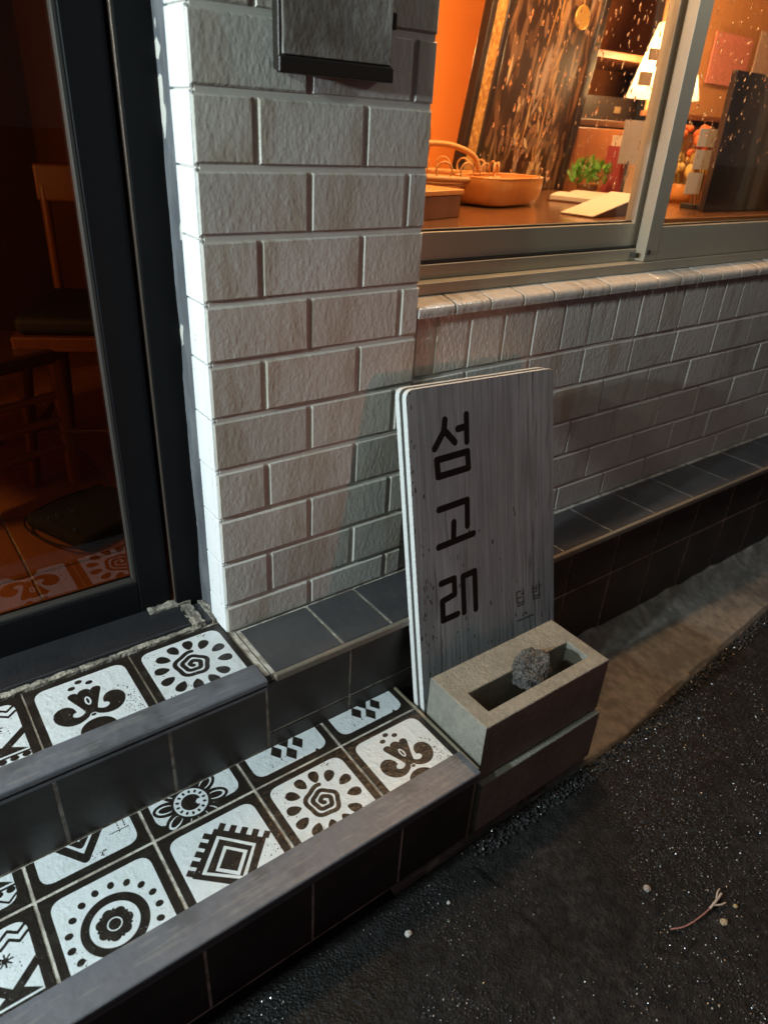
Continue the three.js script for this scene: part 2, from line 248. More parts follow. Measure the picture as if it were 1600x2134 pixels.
// ================================================================= SETTING
// ---- road, sloping concrete apron at the foot of the wall
const GROUND_Z = 0.452;
{
  const g = new THREE.PlaneGeometry(60, 40, 1, 1); flat(g); g.translate(0, -0.004, GROUND_Z - 0.23 + 20); struct('road', metreUV(g), M.asphalt);
  // behind the houses the ground goes on below the floors
  struct('ground', metreUV(flat(new THREE.PlaneGeometry(120, 120)).translate(0, -0.25, 0)), M.asphalt);
}
const apronY = (x, z) => { const t = clamp((GROUND_Z - z) / 0.3); return 0.002 + 0.045 * t; };
{
  const P = new ImprovedNoise(), g = new THREE.PlaneGeometry(3.6, 0.36, 240, 30); flat(g); g.translate(1.9, 0, 0.10 + 0.18);
  const p = g.attributes.position;
  for (let i = 0; i < p.count; i++) {
    let x = p.getX(i), z = p.getZ(i); const front = sm(0.43, 0.46, z), pull = -0.100 * clamp((x - 0.85), 0, 1.6) * clamp((z - 0.155) / 0.3, 0, 1);
    z += front * 0.003 * P.noise(x * 18, 3.1, 0) + front * 0.004 * P.noise(x * 55, 1.1, 0);
    const z0 = z; let y = apronY(x, z) + 0.004 * P.noise(x * 9, z * 14, 2) + 0.0016 * P.noise(x * 46, z * 46, 5) - 0.02 * sm(0.448, 0.46, z);
    const fil = sm(0.225, 0.155, z + 0.02 * P.noise(x * 7, 0, 9)); y += fil * (0.018 + 0.014 * P.noise(x * 12, z * 20, 7));
    p.setXYZ(i, x, y, z + pull);
  }
  g.computeVertexNormals(); struct('pavement', metreUV(g), M.apron);
}

// ---- brick courses on one grid
const PITCH = 0.2045, ROW = 0.1013, Y0 = 1.3957, JW = 0.0105;
const rowY = (k) => Y0 - ROW * k;                       // top line of course k
const brickGeo = new Map();
function brickOf(w, h, d, b, wob, variants) {
  const key = [w.toFixed(3), h.toFixed(3), d, b].join();
  if (!brickGeo.has(key)) brickGeo.set(key, []);
  const l = brickGeo.get(key);
  if (l.length < variants) { const g = slab(w, h, d, b, null, wob); shiftUV(g, rnd() * 7, rnd() * 7); l.push(g); return g; }
  return pick(l);
}
const LEDGE = 0.4154;
const tones = (m) => [[1, 1, 1], [0.93, 0.92, 0.90], [0.97, 0.95, 0.92], [0.88, 0.865, 0.84], [1.0, 0.985, 0.955]].map((c) => { const k = m.clone(); k.color = lin(...c); return k; });
const brickTone = tones(M.brick), lowTone = tones(M.lowBrick);
{ // pillar
  const t = thing('brick_pillar', 'rough pale painted brick pillar between the glass door and the lit window', 'brick pillar');
  part(t, 'core', [box(-0.016, 0.421, LEDGE - 0.02, 2.75, -0.4, -0.0038), box(-0.019, -0.0155, LEDGE - 0.02, 2.75, -0.135, -0.01)], M.joint);
  const L = -0.023, R = 0.424;
  for (let k = -4; k <= 9; k++) {
    const top = rowY(k) - JW / 2, bot = Math.max(rowY(k + 1) + JW / 2, LEDGE + 0.004), off = ((k % 2) + 2) % 2 ? 0.1735 : 0.078;   // odd / even courses
    let xs = [L]; for (let x = off - 3 * PITCH; x < R - 0.004; x += PITCH) if (x > L + 0.02) xs.push(x); xs.push(R);
    for (let i = 0; i < xs.length - 1; i++) {
      const a = i ? xs[i] + JW / 2 : L, b = i === xs.length - 2 ? R : xs[i + 1] - JW / 2; if (b - a < 0.012) continue;
      const m = part(t, 'brick', brickOf(b - a, top - bot, i ? 0.03 : 0.074, 0.0026, 0.0018, 3), pick(brickTone)); m.position.set(a, bot, rr(-0.0012, 0.0012));
    }
  }
  { // white painted return of the pillar beside the door, flaking at its edges
    const wm = std({ map: tex(512, (i) => mixc([0.80, 0.82, 0.83], [0.46, 0.40, 0.31], sm(0.66, 0.80, nStain[(i * 3) % 262144] * 0.6 + nFine[i] * 0.4)), true, 3), bumpMap: brickBump, bumpScale: 0.0012, roughness: 0.5 });
    for (let k = -4; k <= 9; k++) { const top = rowY(k) - 0.0015, bot = Math.max(rowY(k + 1) + 0.0015, LEDGE + 0.003); for (const [za, zb] of [[-0.074, -0.021], [-0.0198, -0.0045]]) { const g = shiftUV(slab(zb - za, top - bot, 0.006, 0.0012, null, 0.0012).rotateY(-Math.PI / 2), rnd() * 4, rnd() * 4); const m = part(t, 'painted_edge', g, wm); m.position.set(-0.0248 + rr(-0.0008, 0.0004), bot, za); } }
  }
  // painted-over sealant between the pillar and the door frame, lumpy
  const P = new ImprovedNoise(), sg = new THREE.PlaneGeometry(0.062, 2.0, 6, 120); sg.rotateY(-Math.PI / 2); sg.translate(-0.0185, LEDGE + 1.0, -0.104);
  const sp = sg.attributes.position; for (let i = 0; i < sp.count; i++) { const y = sp.getY(i), z = sp.getZ(i); sp.setX(i, -0.0205 + 0.0035 * P.noise(y * 9, z * 20, 1) - 0.0012 * P.noise(y * 50, z * 60, 2)); if (z > -0.08) sp.setZ(i, z + 0.006 * P.noise(y * 16, 0, 4) + 0.003 * P.noise(y * 60, 0, 6)); }
  sg.computeVertexNormals(); part(t, 'sealant_strip', metreUV(sg), M.sealant);
}
const LWZ = -0.008;
{ // low wall under the window
  const t = thing('low_brick_wall', 'low painted brick wall with upright top course below the shop window', 'low wall');
  part(t, 'core', box(0.4205, 3.4, LEDGE - 0.02, 1.028, -0.13, LWZ - 0.003), M.joint);
  const yl = [1.04, 0.894, 0.795, 0.695, 0.594, 0.494, LEDGE + 0.004], X1 = 3.4;
  const jw = 0.0085;
  let sx = [0.428]; for (const x of [0.484, 0.581, 0.686, 0.785, 0.889, 0.992, 1.094, 1.193, 1.292, 1.388, 1.494, 1.597]) sx.push(x); while (sx[sx.length - 1] < X1) sx.push(sx[sx.length - 1] + 0.102);
  for (let i = 0; i < sx.length - 1; i++) { const w = sx[i + 1] - sx[i] - jw; const m = part(t, 'brick', brickOf(w, 1.036 - 0.894 - jw / 2, 0.03, 0.0024, 0.0014, 3), pick(lowTone)); m.position.set(sx[i] + jw / 2, 0.894 + jw / 2, LWZ + rr(-0.0012, 0.0012)); }
  for (let r = 1; r < 6; r++) {
    const off = r % 2 ? 0.173 : 0.078, top = yl[r] - jw / 2, bot = yl[r + 1] + (r < 5 ? jw / 2 : 0); let xs = [0.428]; for (let x = off; x < X1; x += PITCH) if (x > 0.45) xs.push(x); xs.push(X1);
    for (let i = 0; i < xs.length - 1; i++) { const w = xs[i + 1] - xs[i] - jw; if (w < 0.01) continue; const m = part(t, 'brick', brickOf(w, top - bot, 0.03, 0.0024, 0.0014, 4), pick(lowTone)); m.position.set(xs[i] + jw / 2, bot, LWZ + rr(-0.0012, 0.0012)); }
  }
  // sloping sill tiles with a rounded nose
  const prof = (w) => { const s = new THREE.Shape(); s.moveTo(-0.085, -0.012); s.lineTo(-0.085, 0.020); s.lineTo(-0.006, 0.0045); s.quadraticCurveTo(0.006, 0.002, 0.006, -0.010); s.lineTo(0.005, -0.018); s.lineTo(-0.02, -0.018); s.closePath();
    const g = new THREE.ExtrudeGeometry(s, { depth: w, bevelEnabled: true, bevelSize: 0.0015, bevelThickness: 0.0015, bevelSegments: 1, curveSegments: 5 }); g.rotateY(-Math.PI / 2); g.translate(w, 0, 0); return metreUV(g, rnd() * 5, rnd() * 5); };
  const sg = [prof(0.094), prof(0.094), prof(0.094), prof(0.094)];
  for (let x = 0.4245, i = 0; x < X1 - 0.1; x += 0.1015, i++) { const m = part(t, 'sill_tile', sg[i % 4], M.sillTile); m.position.set(x + 0.003, 1.044 + rr(-0.0008, 0.0008), LWZ + 0.004); m.scale.x = 1; m.rotation.y = 0; }
  part(t, 'sill_bed', box(0.424, X1, 1.02, 1.036, -0.09, LWZ - 0.004), M.joint);
}
// ---- tiled plinth under both walls
const ZL = 0.155;
{
  const t = thing('tiled_plinth', 'dark tiled plinth ledge running along the foot of the pale brick wall', 'plinth');
  part(t, 'bedding', [box(-0.004, 3.4, -0.05, LEDGE - 0.0022, -0.02, ZL - 0.0024)], M.grout);
  const xs = [0.0, 0.163, 0.289, 0.452, 0.652, 0.852, 1.0505, 1.248, 1.443, 1.6555]; while (xs[xs.length - 1] < 3.3) xs.push(xs[xs.length - 1] + 0.2);
  for (let i = 0; i < xs.length - 1; i++) { const g = shiftUV(flat(slab(xs[i + 1] - xs[i] - 0.006, ZL - 0.004, 0.0065, 0.0012)), rnd() * 5, rnd() * 5); const m = part(t, 'ledge_tile', g, M.ledgeTile); m.position.set(xs[i] + 0.003, LEDGE + rr(-0.0006, 0.0006), ZL - 0.001); }
  part(t, 'edge_strip', (() => { const g = rbox(-0.002, 3.4, LEDGE - 0.016, LEDGE + 0.0015, ZL, ZL + 0.012, 0.004); return g; })(), M.edgeTrim);
  const rx = [0.184, 0.384, 0.584, 0.697]; for (let x = 0.895; x < 3.4; x += 0.2018) rx.push(x); rx.unshift(-0.016);
  const rg = new Map();
  for (let i = 0; i < rx.length - 1; i++) for (const [a, b] of [[0.258, LEDGE - 0.018], [0.055, 0.258]]) {
    const w = rx[i + 1] - rx[i] - 0.006, key = w.toFixed(2) + a; if (!rg.has(key)) rg.set(key, slab(w, b - a - 0.006, 0.006, 0.0012));
    const m = part(t, 'riser_tile', rg.get(key), M.riserTile); m.position.set(rx[i] + 0.003, a + 0.003, ZL + rr(-0.0006, 0.0004));
  }
}
// ---- steps
function nosing(parent, x0, x1, y, zb, zf) {
  const s = new THREE.Shape(); const d = zf - zb; s.moveTo(0, 0.0005); s.lineTo(0.002, 0.003); s.lineTo(d - 0.006, 0.0035); s.quadraticCurveTo(d, 0.0035, d, -0.002); s.lineTo(d, -0.008); s.lineTo(d - 0.004, -0.010); s.lineTo(d - 0.004, -0.0125); s.lineTo(d - 0.001, -0.014); s.lineTo(d - 0.001, -0.021); s.lineTo(d - 0.005, -0.0225); s.lineTo(d - 0.012, -0.0225); s.lineTo(d - 0.012, -0.004); s.lineTo(0, -0.004); s.closePath();
  const g = new THREE.ExtrudeGeometry(s, { depth: x1 - x0, bevelEnabled: false, curveSegments: 5 }); g.rotateY(-Math.PI / 2); g.translate(x1, y, zb); return part(parent, 'nosing', metreUV(g), M.nosing);
}
const H1 = 0.2187;
{ // upper step (door step)
  const t = thing('upper_step', 'upper door step with a single row of patterned tiles under the glass door', 'step');
  part(t, 'bedding', box(-1.3, -0.0075, 0.0, LEDGE - 0.0026, -0.13, ZL - 0.0024), M.grout);
  const pr = ['sun', 'fleur', 'zigzag', 'diamond', 'ring'];
  for (let i = 0; i < 5; i++) { const x1 = -0.0225 - i * 0.1965, w = 0.193; const m = part(t, 'patterned_tile', flat(slab(w, 0.193, 0.0055, 0.0009, [0, 0, 1, 1])), tileMat[pr[i]]); m.position.set(x1 - w, LEDGE + rr(-0.0004, 0.0004), 0.1475); }
  nosing(t, -1.3, -0.0225, LEDGE, 0.1135, ZL + 0.0165);
  part(t, 'end_gap', box(-0.0225, -0.0075, LEDGE - 0.012, LEDGE - 0.004, -0.03, ZL + 0.005), M.blackMatte);
  for (let i = 0; i < 6; i++) { const x1 = -0.0165 - i * 0.1985; const m = part(t, 'riser_tile', slab(0.192, LEDGE - 0.024 - H1 - 0.004, 0.006, 0.0012), M.riserTile); m.position.set(x1 - 0.195, H1 + 0.002, ZL + rr(-0.0006, 0.0004)); }
}
const SX = 0.3094, ZS = 0.4385;
{ // lower step
  const t = thing('lower_step', 'lower street step with two rows of black and white patterned tiles', 'step');
  part(t, 'bedding', box(-1.3, SX - 0.004, -0.05, H1 - 0.0026, ZL - 0.03, ZS - 0.0024), M.grout);
  const front = ['fleur', 'sun', 'diamond', 'ring', 'zigzag', 'fleur', 'sun'], back = ['rhombs', 'rhombs', 'dial', 'vees', 'zigzag', 'diamond', 'ring'];
  for (let i = 0; i < 7; i++) {
    const x0 = SX - 0.2 * (i + 1) + 0.0035, w = 0.1935, hb = 0.0735;
    const m = part(t, 'patterned_tile', flat(slab(w, 0.1935, 0.0055, 0.0009, [0, 0, 1, 1])), tileMat[front[i]]); m.position.set(x0, H1 + rr(-0.0004, 0.0004), 0.232 + 0.1968);
    const n = part(t, 'patterned_tile', flat(slab(w, hb, 0.0055, 0.0009, [0, 0, 1, hb / 0.1935])), tileMat[back[i]]); n.position.set(x0, H1 + rr(-0.0004, 0.0004), 0.2295);
  }
  nosing(t, -1.3, SX - 0.002, H1, 0.383, ZS + 0.0125);
  const P = [-1.095, -0.892, -0.69, -0.488, -0.2865, -0.081, 0.122, SX];
  for (let i = 0; i < P.length - 1; i++) { const m = part(t, 'riser_tile', slab(P[i + 1] - P[i] - 0.006, H1 - 0.03, 0.006, 0.0012), M.riserTile); m.position.set(P[i] + 0.003, 0.004, ZS + rr(-0.0006, 0.0004)); }
  part(t, 'corner_trim', rbox(SX - 0.0035, SX + 0.0025, 0.0, H1 + 0.0025, ZS - 0.004, ZS + 0.0025, 0.0012), M.trim);
  part(t, 'edge_trim', rbox(SX - 0.0025, SX + 0.0035, H1 - 0.012, H1 + 0.003, ZL + 0.001, ZS + 0.002, 0.0014), M.trim);
  const e = slab(0.26, H1 - 0.02, 0.006, 0.0012).rotateY(Math.PI / 2); const m = part(t, 'riser_tile', e, M.riserTile); m.position.set(SX - 0.001, 0.004, ZS - 0.012);
}
// ---- facade outside the frame, closing the shop
const ROOM = { y0: 0.395, y1: 2.7, z0: -0.14, z1: -3.0, x0: -1.6, x1: 4.6 };
M.facade = std({ color: lin(0.34, 0.32, 0.29), roughness: 0.8, bumpMap: brickBump, bumpScale: 0.004 });
M.orange = std({ map: tex(256, (i) => { const q = nBig[i]; return mixc([0.78, 0.30, 0.06], [0.68, 0.24, 0.045], q); }, true, 0.5), roughness: 0.85 });
{
  const f = thing('upper_facade', 'plain upper shopfront wall above the door and the window', 'wall');
  part(f, 'lintel', box(0.425, 4.7, 2.25, 2.95, -0.14, 0.0), M.facade);
  part(f, 'door_header', box(-1.0, -0.0165, 2.3, 2.95, -0.34, -0.13), M.facade);
  const s = thing('unseen_side_wall', 'unseen plain shopfront wall beyond the door, set back to clear the lamp', 'wall');
  part(s, 'wall_face', box(-3.6, -1.0, 0.0, 2.95, -0.34, -0.2), M.facade);  // out of view, set back so it does not block the left lamp
  const e = thing('far_wall', 'plain shopfront wall past the right end of the window', 'wall');
  part(e, 'wall_face', box(3.4, 4.7, 0.0, 2.25, -0.14, -0.004), M.facade);
}
M.ceiling = std({ color: lin(0.42, 0.28, 0.15), roughness: 0.9 });
struct('shop_ceiling', box(ROOM.x0 - 0.1, 4.75, ROOM.y1, ROOM.y1 + 0.1, ROOM.z1 - 0.1, -0.34), M.ceiling);
struct('back_wall', box(ROOM.x0, ROOM.x1, ROOM.y0, ROOM.y1, ROOM.z1 - 0.1, ROOM.z1), M.orange);
struct('added_partition_wall', box(0.36, 0.42, ROOM.y0, ROOM.y1, ROOM.z1, -0.4), std({ color: lin(0.20, 0.10, 0.05), roughness: 0.8 }));  // added to keep the window side light off the door side
struct('added_dark_wall', box(ROOM.x0, 0.36, ROOM.y0, ROOM.y1, -2.72, -2.66), std({ color: lin(0.07, 0.035, 0.02), roughness: 0.7 }));  // dark wall added to keep the view through the door dim
struct('left_wall', box(ROOM.x0 - 0.1, ROOM.x0, ROOM.y0, ROOM.y1, ROOM.z1, -0.345), M.orange);
struct('right_wall', box(ROOM.x1, ROOM.x1 + 0.1, ROOM.y0, ROOM.y1, ROOM.z1, -0.145), M.orange);
{ const fl = struct('shop_floor', box(ROOM.x0 - 0.1, ROOM.x1 + 0.1, 0.3, ROOM.y0 - 0.006, ROOM.z1 - 0.1, -0.135), M.grout);
  const fm = [wood([0.42, 0.20, 0.06], [0.30, 0.13, 0.035], 0.3), wood([0.36, 0.17, 0.05], [0.26, 0.11, 0.03], 0.3), wood([0.46, 0.23, 0.08], [0.33, 0.15, 0.045], 0.3)];
  const g = [0, 1, 2].map(() => shiftUV(flat(slab(0.293, 0.293, 0.006, 0.0015)), rnd() * 5, rnd() * 5));
  for (let i = 0; i < 8; i++) for (let j = 0; j < 9; j++) { const m = part(fl, 'floor_tile', pick(g), pick(fm)); m.position.set(-1.2 + i * 0.3, ROOM.y0, -0.17 - j * 0.3); }
}

// ================================================================= DOOR
{
  const t = thing('glass_door', 'black framed glass shop door with dark tinted pane', 'door');
  parts(t, 'door_frame', [rbox(-0.078, -0.0195, LEDGE, 2.3, -0.2, -0.132, 0.002), rbox(-1.0, -0.078, 2.2, 2.3, -0.2, -0.132, 0.002), rbox(-1.0, -0.96, LEDGE, 2.2, -0.2, -0.132, 0.002)], M.black);
  part(t, 'frame_bead', rbox(-0.0815, -0.0785, LEDGE + 0.02, 2.2, -0.142, -0.1335, 0.0012), std({ color: lin(0.12, 0.09, 0.07), roughness: 0.35, metalness: 0.6 }));
  parts(t, 'stile', [rbox(-0.15, -0.0835, 0.424, 2.195, -0.19, -0.15, 0.003), rbox(-0.955, -0.885, 0.424, 2.195, -0.19, -0.15, 0.003)], M.black);
  part(t, 'bottom_rail', rbox(-0.885, -0.15, 0.424, 0.503, -0.19, -0.1505, 0.003), M.black);
  part(t, 'top_rail', rbox(-0.885, -0.15, 2.1, 2.195, -0.19, -0.1505, 0.003), M.black);
  parts(t, 'glazing_bead', [rbox(-0.158, -0.15, 0.503, 2.1, -0.172, -0.153, 0.002), rbox(-0.885, -0.158, 0.503, 0.511, -0.172, -0.153, 0.002)], M.gasket);
  const g = new THREE.PlaneGeometry(0.73, 1.6); g.translate(-0.52, 1.306, -0.168); part(t, 'pane', g, M.doorPane);
  const s = thing('door_threshold', 'worn black threshold with crumbling cement edge below the glass door', 'threshold');
  part(s, 'sill_block', rbox(-0.985, -0.072, LEDGE - 0.004, LEDGE + 0.013, -0.155, -0.058, 0.004), std({ map: darkTileMap, color: lin(0.3, 0.3, 0.32), roughness: 0.4, bumpMap: brickBump, bumpScale: 0.0007 }));
  const P = new ImprovedNoise();
  const lump = (x0, x1, z0, z1, y, hgt, nx, nz) => { const g2 = new THREE.BoxGeometry(x1 - x0, hgt, z1 - z0, nx, 2, nz); g2.translate((x0 + x1) / 2, y + hgt / 2, (z0 + z1) / 2); const p = g2.attributes.position; for (let i = 0; i < p.count; i++) { const a = p.getX(i), b = p.getY(i), c = p.getZ(i); p.setXYZ(i, a + 0.004 * P.noise(a * 60, c * 70, 1), b + 0.005 * P.noise(a * 70, c * 80, 3), c + 0.005 * P.noise(a * 60, b * 60, c * 60 + 5)); } g2.computeVertexNormals(); return metreUV(g2); };
  part(s, 'cement_bead', lump(-0.985, -0.062, -0.062, -0.047, LEDGE - 0.003, 0.0085, 90, 3), M.cement);
  parts(s, 'cement_lump', [lump(-0.078, -0.052, -0.13, -0.052, LEDGE - 0.003, 0.016, 8, 14), lump(-0.034, -0.0215, -0.13, -0.05, LEDGE - 0.003, 0.014, 6, 14), lump(-0.14, -0.05, -0.15, -0.13, LEDGE + 0.002, 0.016, 14, 4)], M.cement);
  part(s, 'corner_tile', rbox(-0.053, -0.033, LEDGE - 0.003, LEDGE + 0.008, -0.125, -0.054, 0.002), M.ledgeTile);
}
// ================================================================= WINDOW
{
  const t = thing('sliding_window', 'two panel sliding shop window in beige metal frames with raindrops on the glass', 'window');
  parts(t, 'outer_frame', [rbox(0.4245, 3.4, 1.058, 1.082, -0.14, -0.045, 0.002), rbox(0.4245, 3.4, 1.082, 1.112, -0.14, -0.078, 0.002), rbox(0.4245, 0.452, 1.112, 2.25, -0.14, -0.06, 0.002), rbox(0.452, 3.4, 2.21, 2.25, -0.14, -0.06, 0.002), rbox(3.36, 3.4, 1.112, 2.21, -0.14, -0.06, 0.002)], M.frame);
  part(t, 'gasket', [box(0.4525, 3.36, 1.112, 1.117, -0.118, -0.082)], M.gasket);
  const sash = (x0, x1, zf, yb, ydn) => {
    const s = part(t, 'sash', [rbox(x0, x0 + 0.055, ydn, 2.21, zf - 0.032, zf, 0.002), rbox(x1 - 0.055, x1, ydn, 2.21, zf - 0.032, zf, 0.002), rbox(x0 + 0.055, x1 - 0.055, ydn, yb, zf - 0.032, zf - 0.0005, 0.002), rbox(x0 + 0.055, x1 - 0.055, 2.15, 2.21, zf - 0.032, zf - 0.0005, 0.002)], M.frame);
    const g = new THREE.PlaneGeometry(x1 - x0 - 0.11, 2.15 - yb); g.translate((x0 + x1) / 2, (2.15 + yb) / 2, zf - 0.018); part(s, 'pane', g, M.pane);
    parts(s, 'glazing_bead', [box(x0 + 0.055, x1 - 0.055, yb, yb + 0.004, zf - 0.026, zf - 0.010)], M.gasket);
  };
  sash(0.43, 1.262, -0.09, 1.174, 1.117); sash(1.222, 2.3, -0.05, 1.168, 1.083); sash(2.26, 3.36, -0.09, 1.174, 1.117);
  parts(t, 'roller_stop', [rbox(1.196, 1.212, 1.0925, 1.104, -0.08, -0.06, 0.002), rbox(1.228, 1.240, 1.100, 1.112, -0.051, -0.046, 0.002)], M.gasket);
  // raindrops
  const dg = new THREE.SphereGeometry(1, 8, 6), N = 900, im = new THREE.InstancedMesh(dg, M.drop, N), m4 = new THREE.Matrix4(), q = new THREE.Quaternion().setFromAxisAngle(V(0, 0, 1), -0.12);
  for (let i = 0; i < N; i++) {
    const right = i % 2, x = right ? 1.285 + Math.pow(rnd(), 1.5) * 0.6 : 1.2 - Math.pow(rnd(), 1.3) * 0.55, y = right ? rr(1.3, 1.75) : rr(1.26, 1.75), z = right ? -0.0672 : -0.1072, s = 0.0009 + 0.0021 * Math.pow(rnd(), 2);
    m4.compose(V(x, y, z), q, V(s * 0.75, s * rr(1.6, 3.6), s * 0.7)); im.setMatrixAt(i, m4);
  }
  im.name = 'raindrop'; im.userData.kind = 'stuff'; t.add(im);
}
// ================================================================= WALL BOX
{
  const t = thing('wall_box', 'weathered dark metal box with a black rim fixed high on the pillar', 'metal box');
  const rust = tex(512, (i) => { const s = sm(0.42, 0.66, nStain[i]), q = sm(0.5, 0.7, nBig[i]); return mixc(mixc([0.23, 0.205, 0.18], [0.40, 0.385, 0.37], s), [0.10, 0.075, 0.055], q * 0.7); }, true, 2.2);
  const mm = std({ map: rust, roughness: 0.45, metalness: 0.0, bumpMap: brickBump, bumpScale: 0.0012 }), rim = std({ color: lin(0.03, 0.024, 0.02), roughness: 0.35, metalness: 0.3 });
  part(t, 'box_body', rbox(0.107, 0.313, 1.428, 1.78, 0.001, 0.021, 0.003), rim);
  part(t, 'front_plate', rbox(0.1125, 0.309, 1.448, 1.776, 0.020, 0.0245, 0.0015), mm);
  part(t, 'bottom_rim', rbox(0.105, 0.315, 1.424, 1.4465, 0.014, 0.0265, 0.003), rim);
  parts(t, 'side_bracket', [rbox(0.0985, 0.107, 1.535, 1.56, 0.001, 0.014, 0.002), rbox(0.313, 0.3215, 1.497, 1.52, 0.001, 0.02, 0.002)], rim);
}
// ================================================================= SIGNBOARD
{
  const W = 0.436, H = 0.765, D = 0.013;
  const t = thing('signboard', 'grey whitewashed wooden signboard with black Korean lettering leaning on the brick wall', 'signboard');
  // foot on the apron, top against the wall: local origin = lower left corner of the front face
  const gN = noise(512, 90, 4, 4, 0.6), gS = noise(512, 84, 5, 4, 0.62), gB = noise(512, 5, 3, 4), gK = noise(512, 9, 7, 4);
  const face = canvasTex(768, 1348, (c, w, h) => {
    const im = c.createImageData(w, h);
    for (let y = 0; y < h; y++) for (let x = 0; x < w; x++) {
      const sx = Math.floor(x / w * 511), sy = Math.floor(y / h * 511), i = sy * 512 + sx, v = y / h, kx = Math.floor((sx + 26 * (gK[(sy * 512 + (sx >> 2))] - 0.5) + 512) % 512), i2 = sy * 512 + kx, wear = gB[i];
      const dark = sm(0.60 - 0.10 * v - 0.1 * (wear - 0.5), 0.80, gS[i2]) * (0.25 + 0.75 * sm(0.35, 0.65, wear + (v - 0.5) * 0.35));
      let L = 133 + 16 * (gN[i] - 0.5) * 2 + 34 * (wear - 0.5) + 22 * (gK[i] - 0.5); L = L * (1 - 0.36 * dark); const o = (y * w + x) * 4;
      im.data[o] = L * 0.975; im.data[o + 1] = L * 0.995; im.data[o + 2] = L * 1.01; im.data[o + 3] = 255;
    }
    c.putImageData(im, 0, 0);
    for (let i = 0; i < 90; i++) { const ex = rnd() < 0.6; const x = ex ? rnd() * 70 : rnd() * w, y = ex ? rnd() * h : h * (0.4 + 0.6 * rnd()); c.fillStyle = `rgba(25,22,20,${rr(0.35, 0.85)})`; c.beginPath(); c.ellipse(x, y, rr(1.5, 4.5), rr(3, 13), rr(-0.2, 0.2), 0, 7); c.fill(); }
    const S = 768 / W, px = (s) => s * S, py = (q) => q * S;
    c.strokeStyle = '#0d0c0b'; c.lineCap = 'round'; c.lineJoin = 'round';
    const st = (w2, ...pts) => { c.lineWidth = w2 * S; c.beginPath(); pts.forEach(([a, b], i) => (i ? c.lineTo(px(a), py(b)) : c.moveTo(px(a), py(b)))); c.stroke(); };
    const B = 0.0152;
    st(B, [0.099, 0.073], [0.095, 0.096], [0.068, 0.129]); st(B, [0.095, 0.093], [0.124, 0.124]);              // s
    st(B, [0.159, 0.070], [0.158, 0.128]); st(B, [0.134, 0.097], [0.158, 0.095]);                                // eo
    st(B, [0.072, 0.154], [0.159, 0.150], [0.160, 0.186], [0.074, 0.190], [0.072, 0.154]);                       // m
    st(B, [0.072, 0.262], [0.153, 0.257], [0.151, 0.316]); st(B, [0.112, 0.299], [0.109, 0.338]); st(B, [0.066, 0.345], [0.168, 0.338]);   // go
    st(B, [0.068, 0.430], [0.106, 0.428], [0.106, 0.466], [0.069, 0.472], [0.069, 0.518], [0.112, 0.516]);       // r
    st(B, [0.132, 0.518], [0.132, 0.431], [0.168, 0.428], [0.168, 0.521]);                                       // ae
    const T = 0.0034; c.strokeStyle = 'rgba(40,36,34,0.8)';
    st(T, [0.318, 0.521], [0.302, 0.521], [0.302, 0.537], [0.318, 0.537]); st(T, [0.326, 0.517], [0.326, 0.540]); st(T, [0.317, 0.529], [0.326, 0.529]); st(T, [0.305, 0.544], [0.305, 0.558], [0.327, 0.558], [0.327, 0.544]); st(T, [0.305, 0.551], [0.327, 0.551]);
    st(T, [0.358, 0.520], [0.358, 0.538], [0.372, 0.538], [0.372, 0.520]); st(T, [0.358, 0.529], [0.372, 0.529]); st(T, [0.381, 0.515], [0.381, 0.539]); st(T, [0.381, 0.526], [0.388, 0.526]); st(T, [0.361, 0.543], [0.361, 0.557], [0.383, 0.557], [0.383, 0.543]); st(T, [0.361, 0.550], [0.383, 0.550]);
    st(T, [0.322, 0.588], [0.330, 0.581], [0.338, 0.588]); st(T, [0.304, 0.597], [0.360, 0.597]);
  });
  const shp = () => { const r = 0.021, s = new THREE.Shape(); s.moveTo(0, 0); s.lineTo(W, 0); s.lineTo(W, H - r); s.quadraticCurveTo(W, H, W - r, H); s.lineTo(r, H); s.quadraticCurveTo(0, H, 0, H - r); s.closePath(); return s; };
  const panel = () => { const g = new THREE.ExtrudeGeometry(shp(), { depth: D - 0.002, bevelEnabled: true, bevelSize: 0.001, bevelThickness: 0.001, bevelOffset: -0.001, bevelSegments: 1, curveSegments: 6 }); const p = g.attributes.position, uv = g.attributes.uv; for (let i = 0; i < p.count; i++) uv.setXY(i, p.getX(i) / W, p.getY(i) / H); return g; };
  const faceM = phy({ map: face, roughness: 0.7, specularIntensity: 0.35, bumpMap: tex(512, grey(gS), false, 1), bumpScale: 0.0006 });
  const edgeW = std({ map: tex(512, (i) => mixc([0.72, 0.72, 0.70], [0.42, 0.30, 0.18], sm(0.68, 0.78, nStain[i])), true, 3), roughness: 0.6, bumpMap: tex(512, grey(nFine), false, 3), bumpScale: 0.001 });
  const backM = std({ map: tex(512, (i) => mixc([0.40, 0.385, 0.36], [0.22, 0.2, 0.18], gS[i]), true, 1), roughness: 0.7 });
  const f = new THREE.Mesh(panel(), [faceM, edgeW]); f.name = 'front_panel'; t.add(f); f.position.z = -D; f.castShadow = f.receiveShadow = true;
  const b = new THREE.Mesh(panel(), [backM, edgeW]); b.name = 'back_panel'; t.add(b); b.position.set(-0.003, 0.003, -2 * D - 0.006); b.castShadow = b.receiveShadow = true;
  parts(t, 'spacer', [rbox(0.05, 0.09, H - 0.06, H - 0.02, -D - 0.0065, -D + 0.0005, 0.001), rbox(W - 0.09, W - 0.05, H - 0.06, H - 0.02, -D - 0.0065, -D + 0.0005, 0.001), rbox(0.05, 0.09, 0.05, 0.09, -D - 0.0065, -D + 0.0005, 0.001)], edgeW);
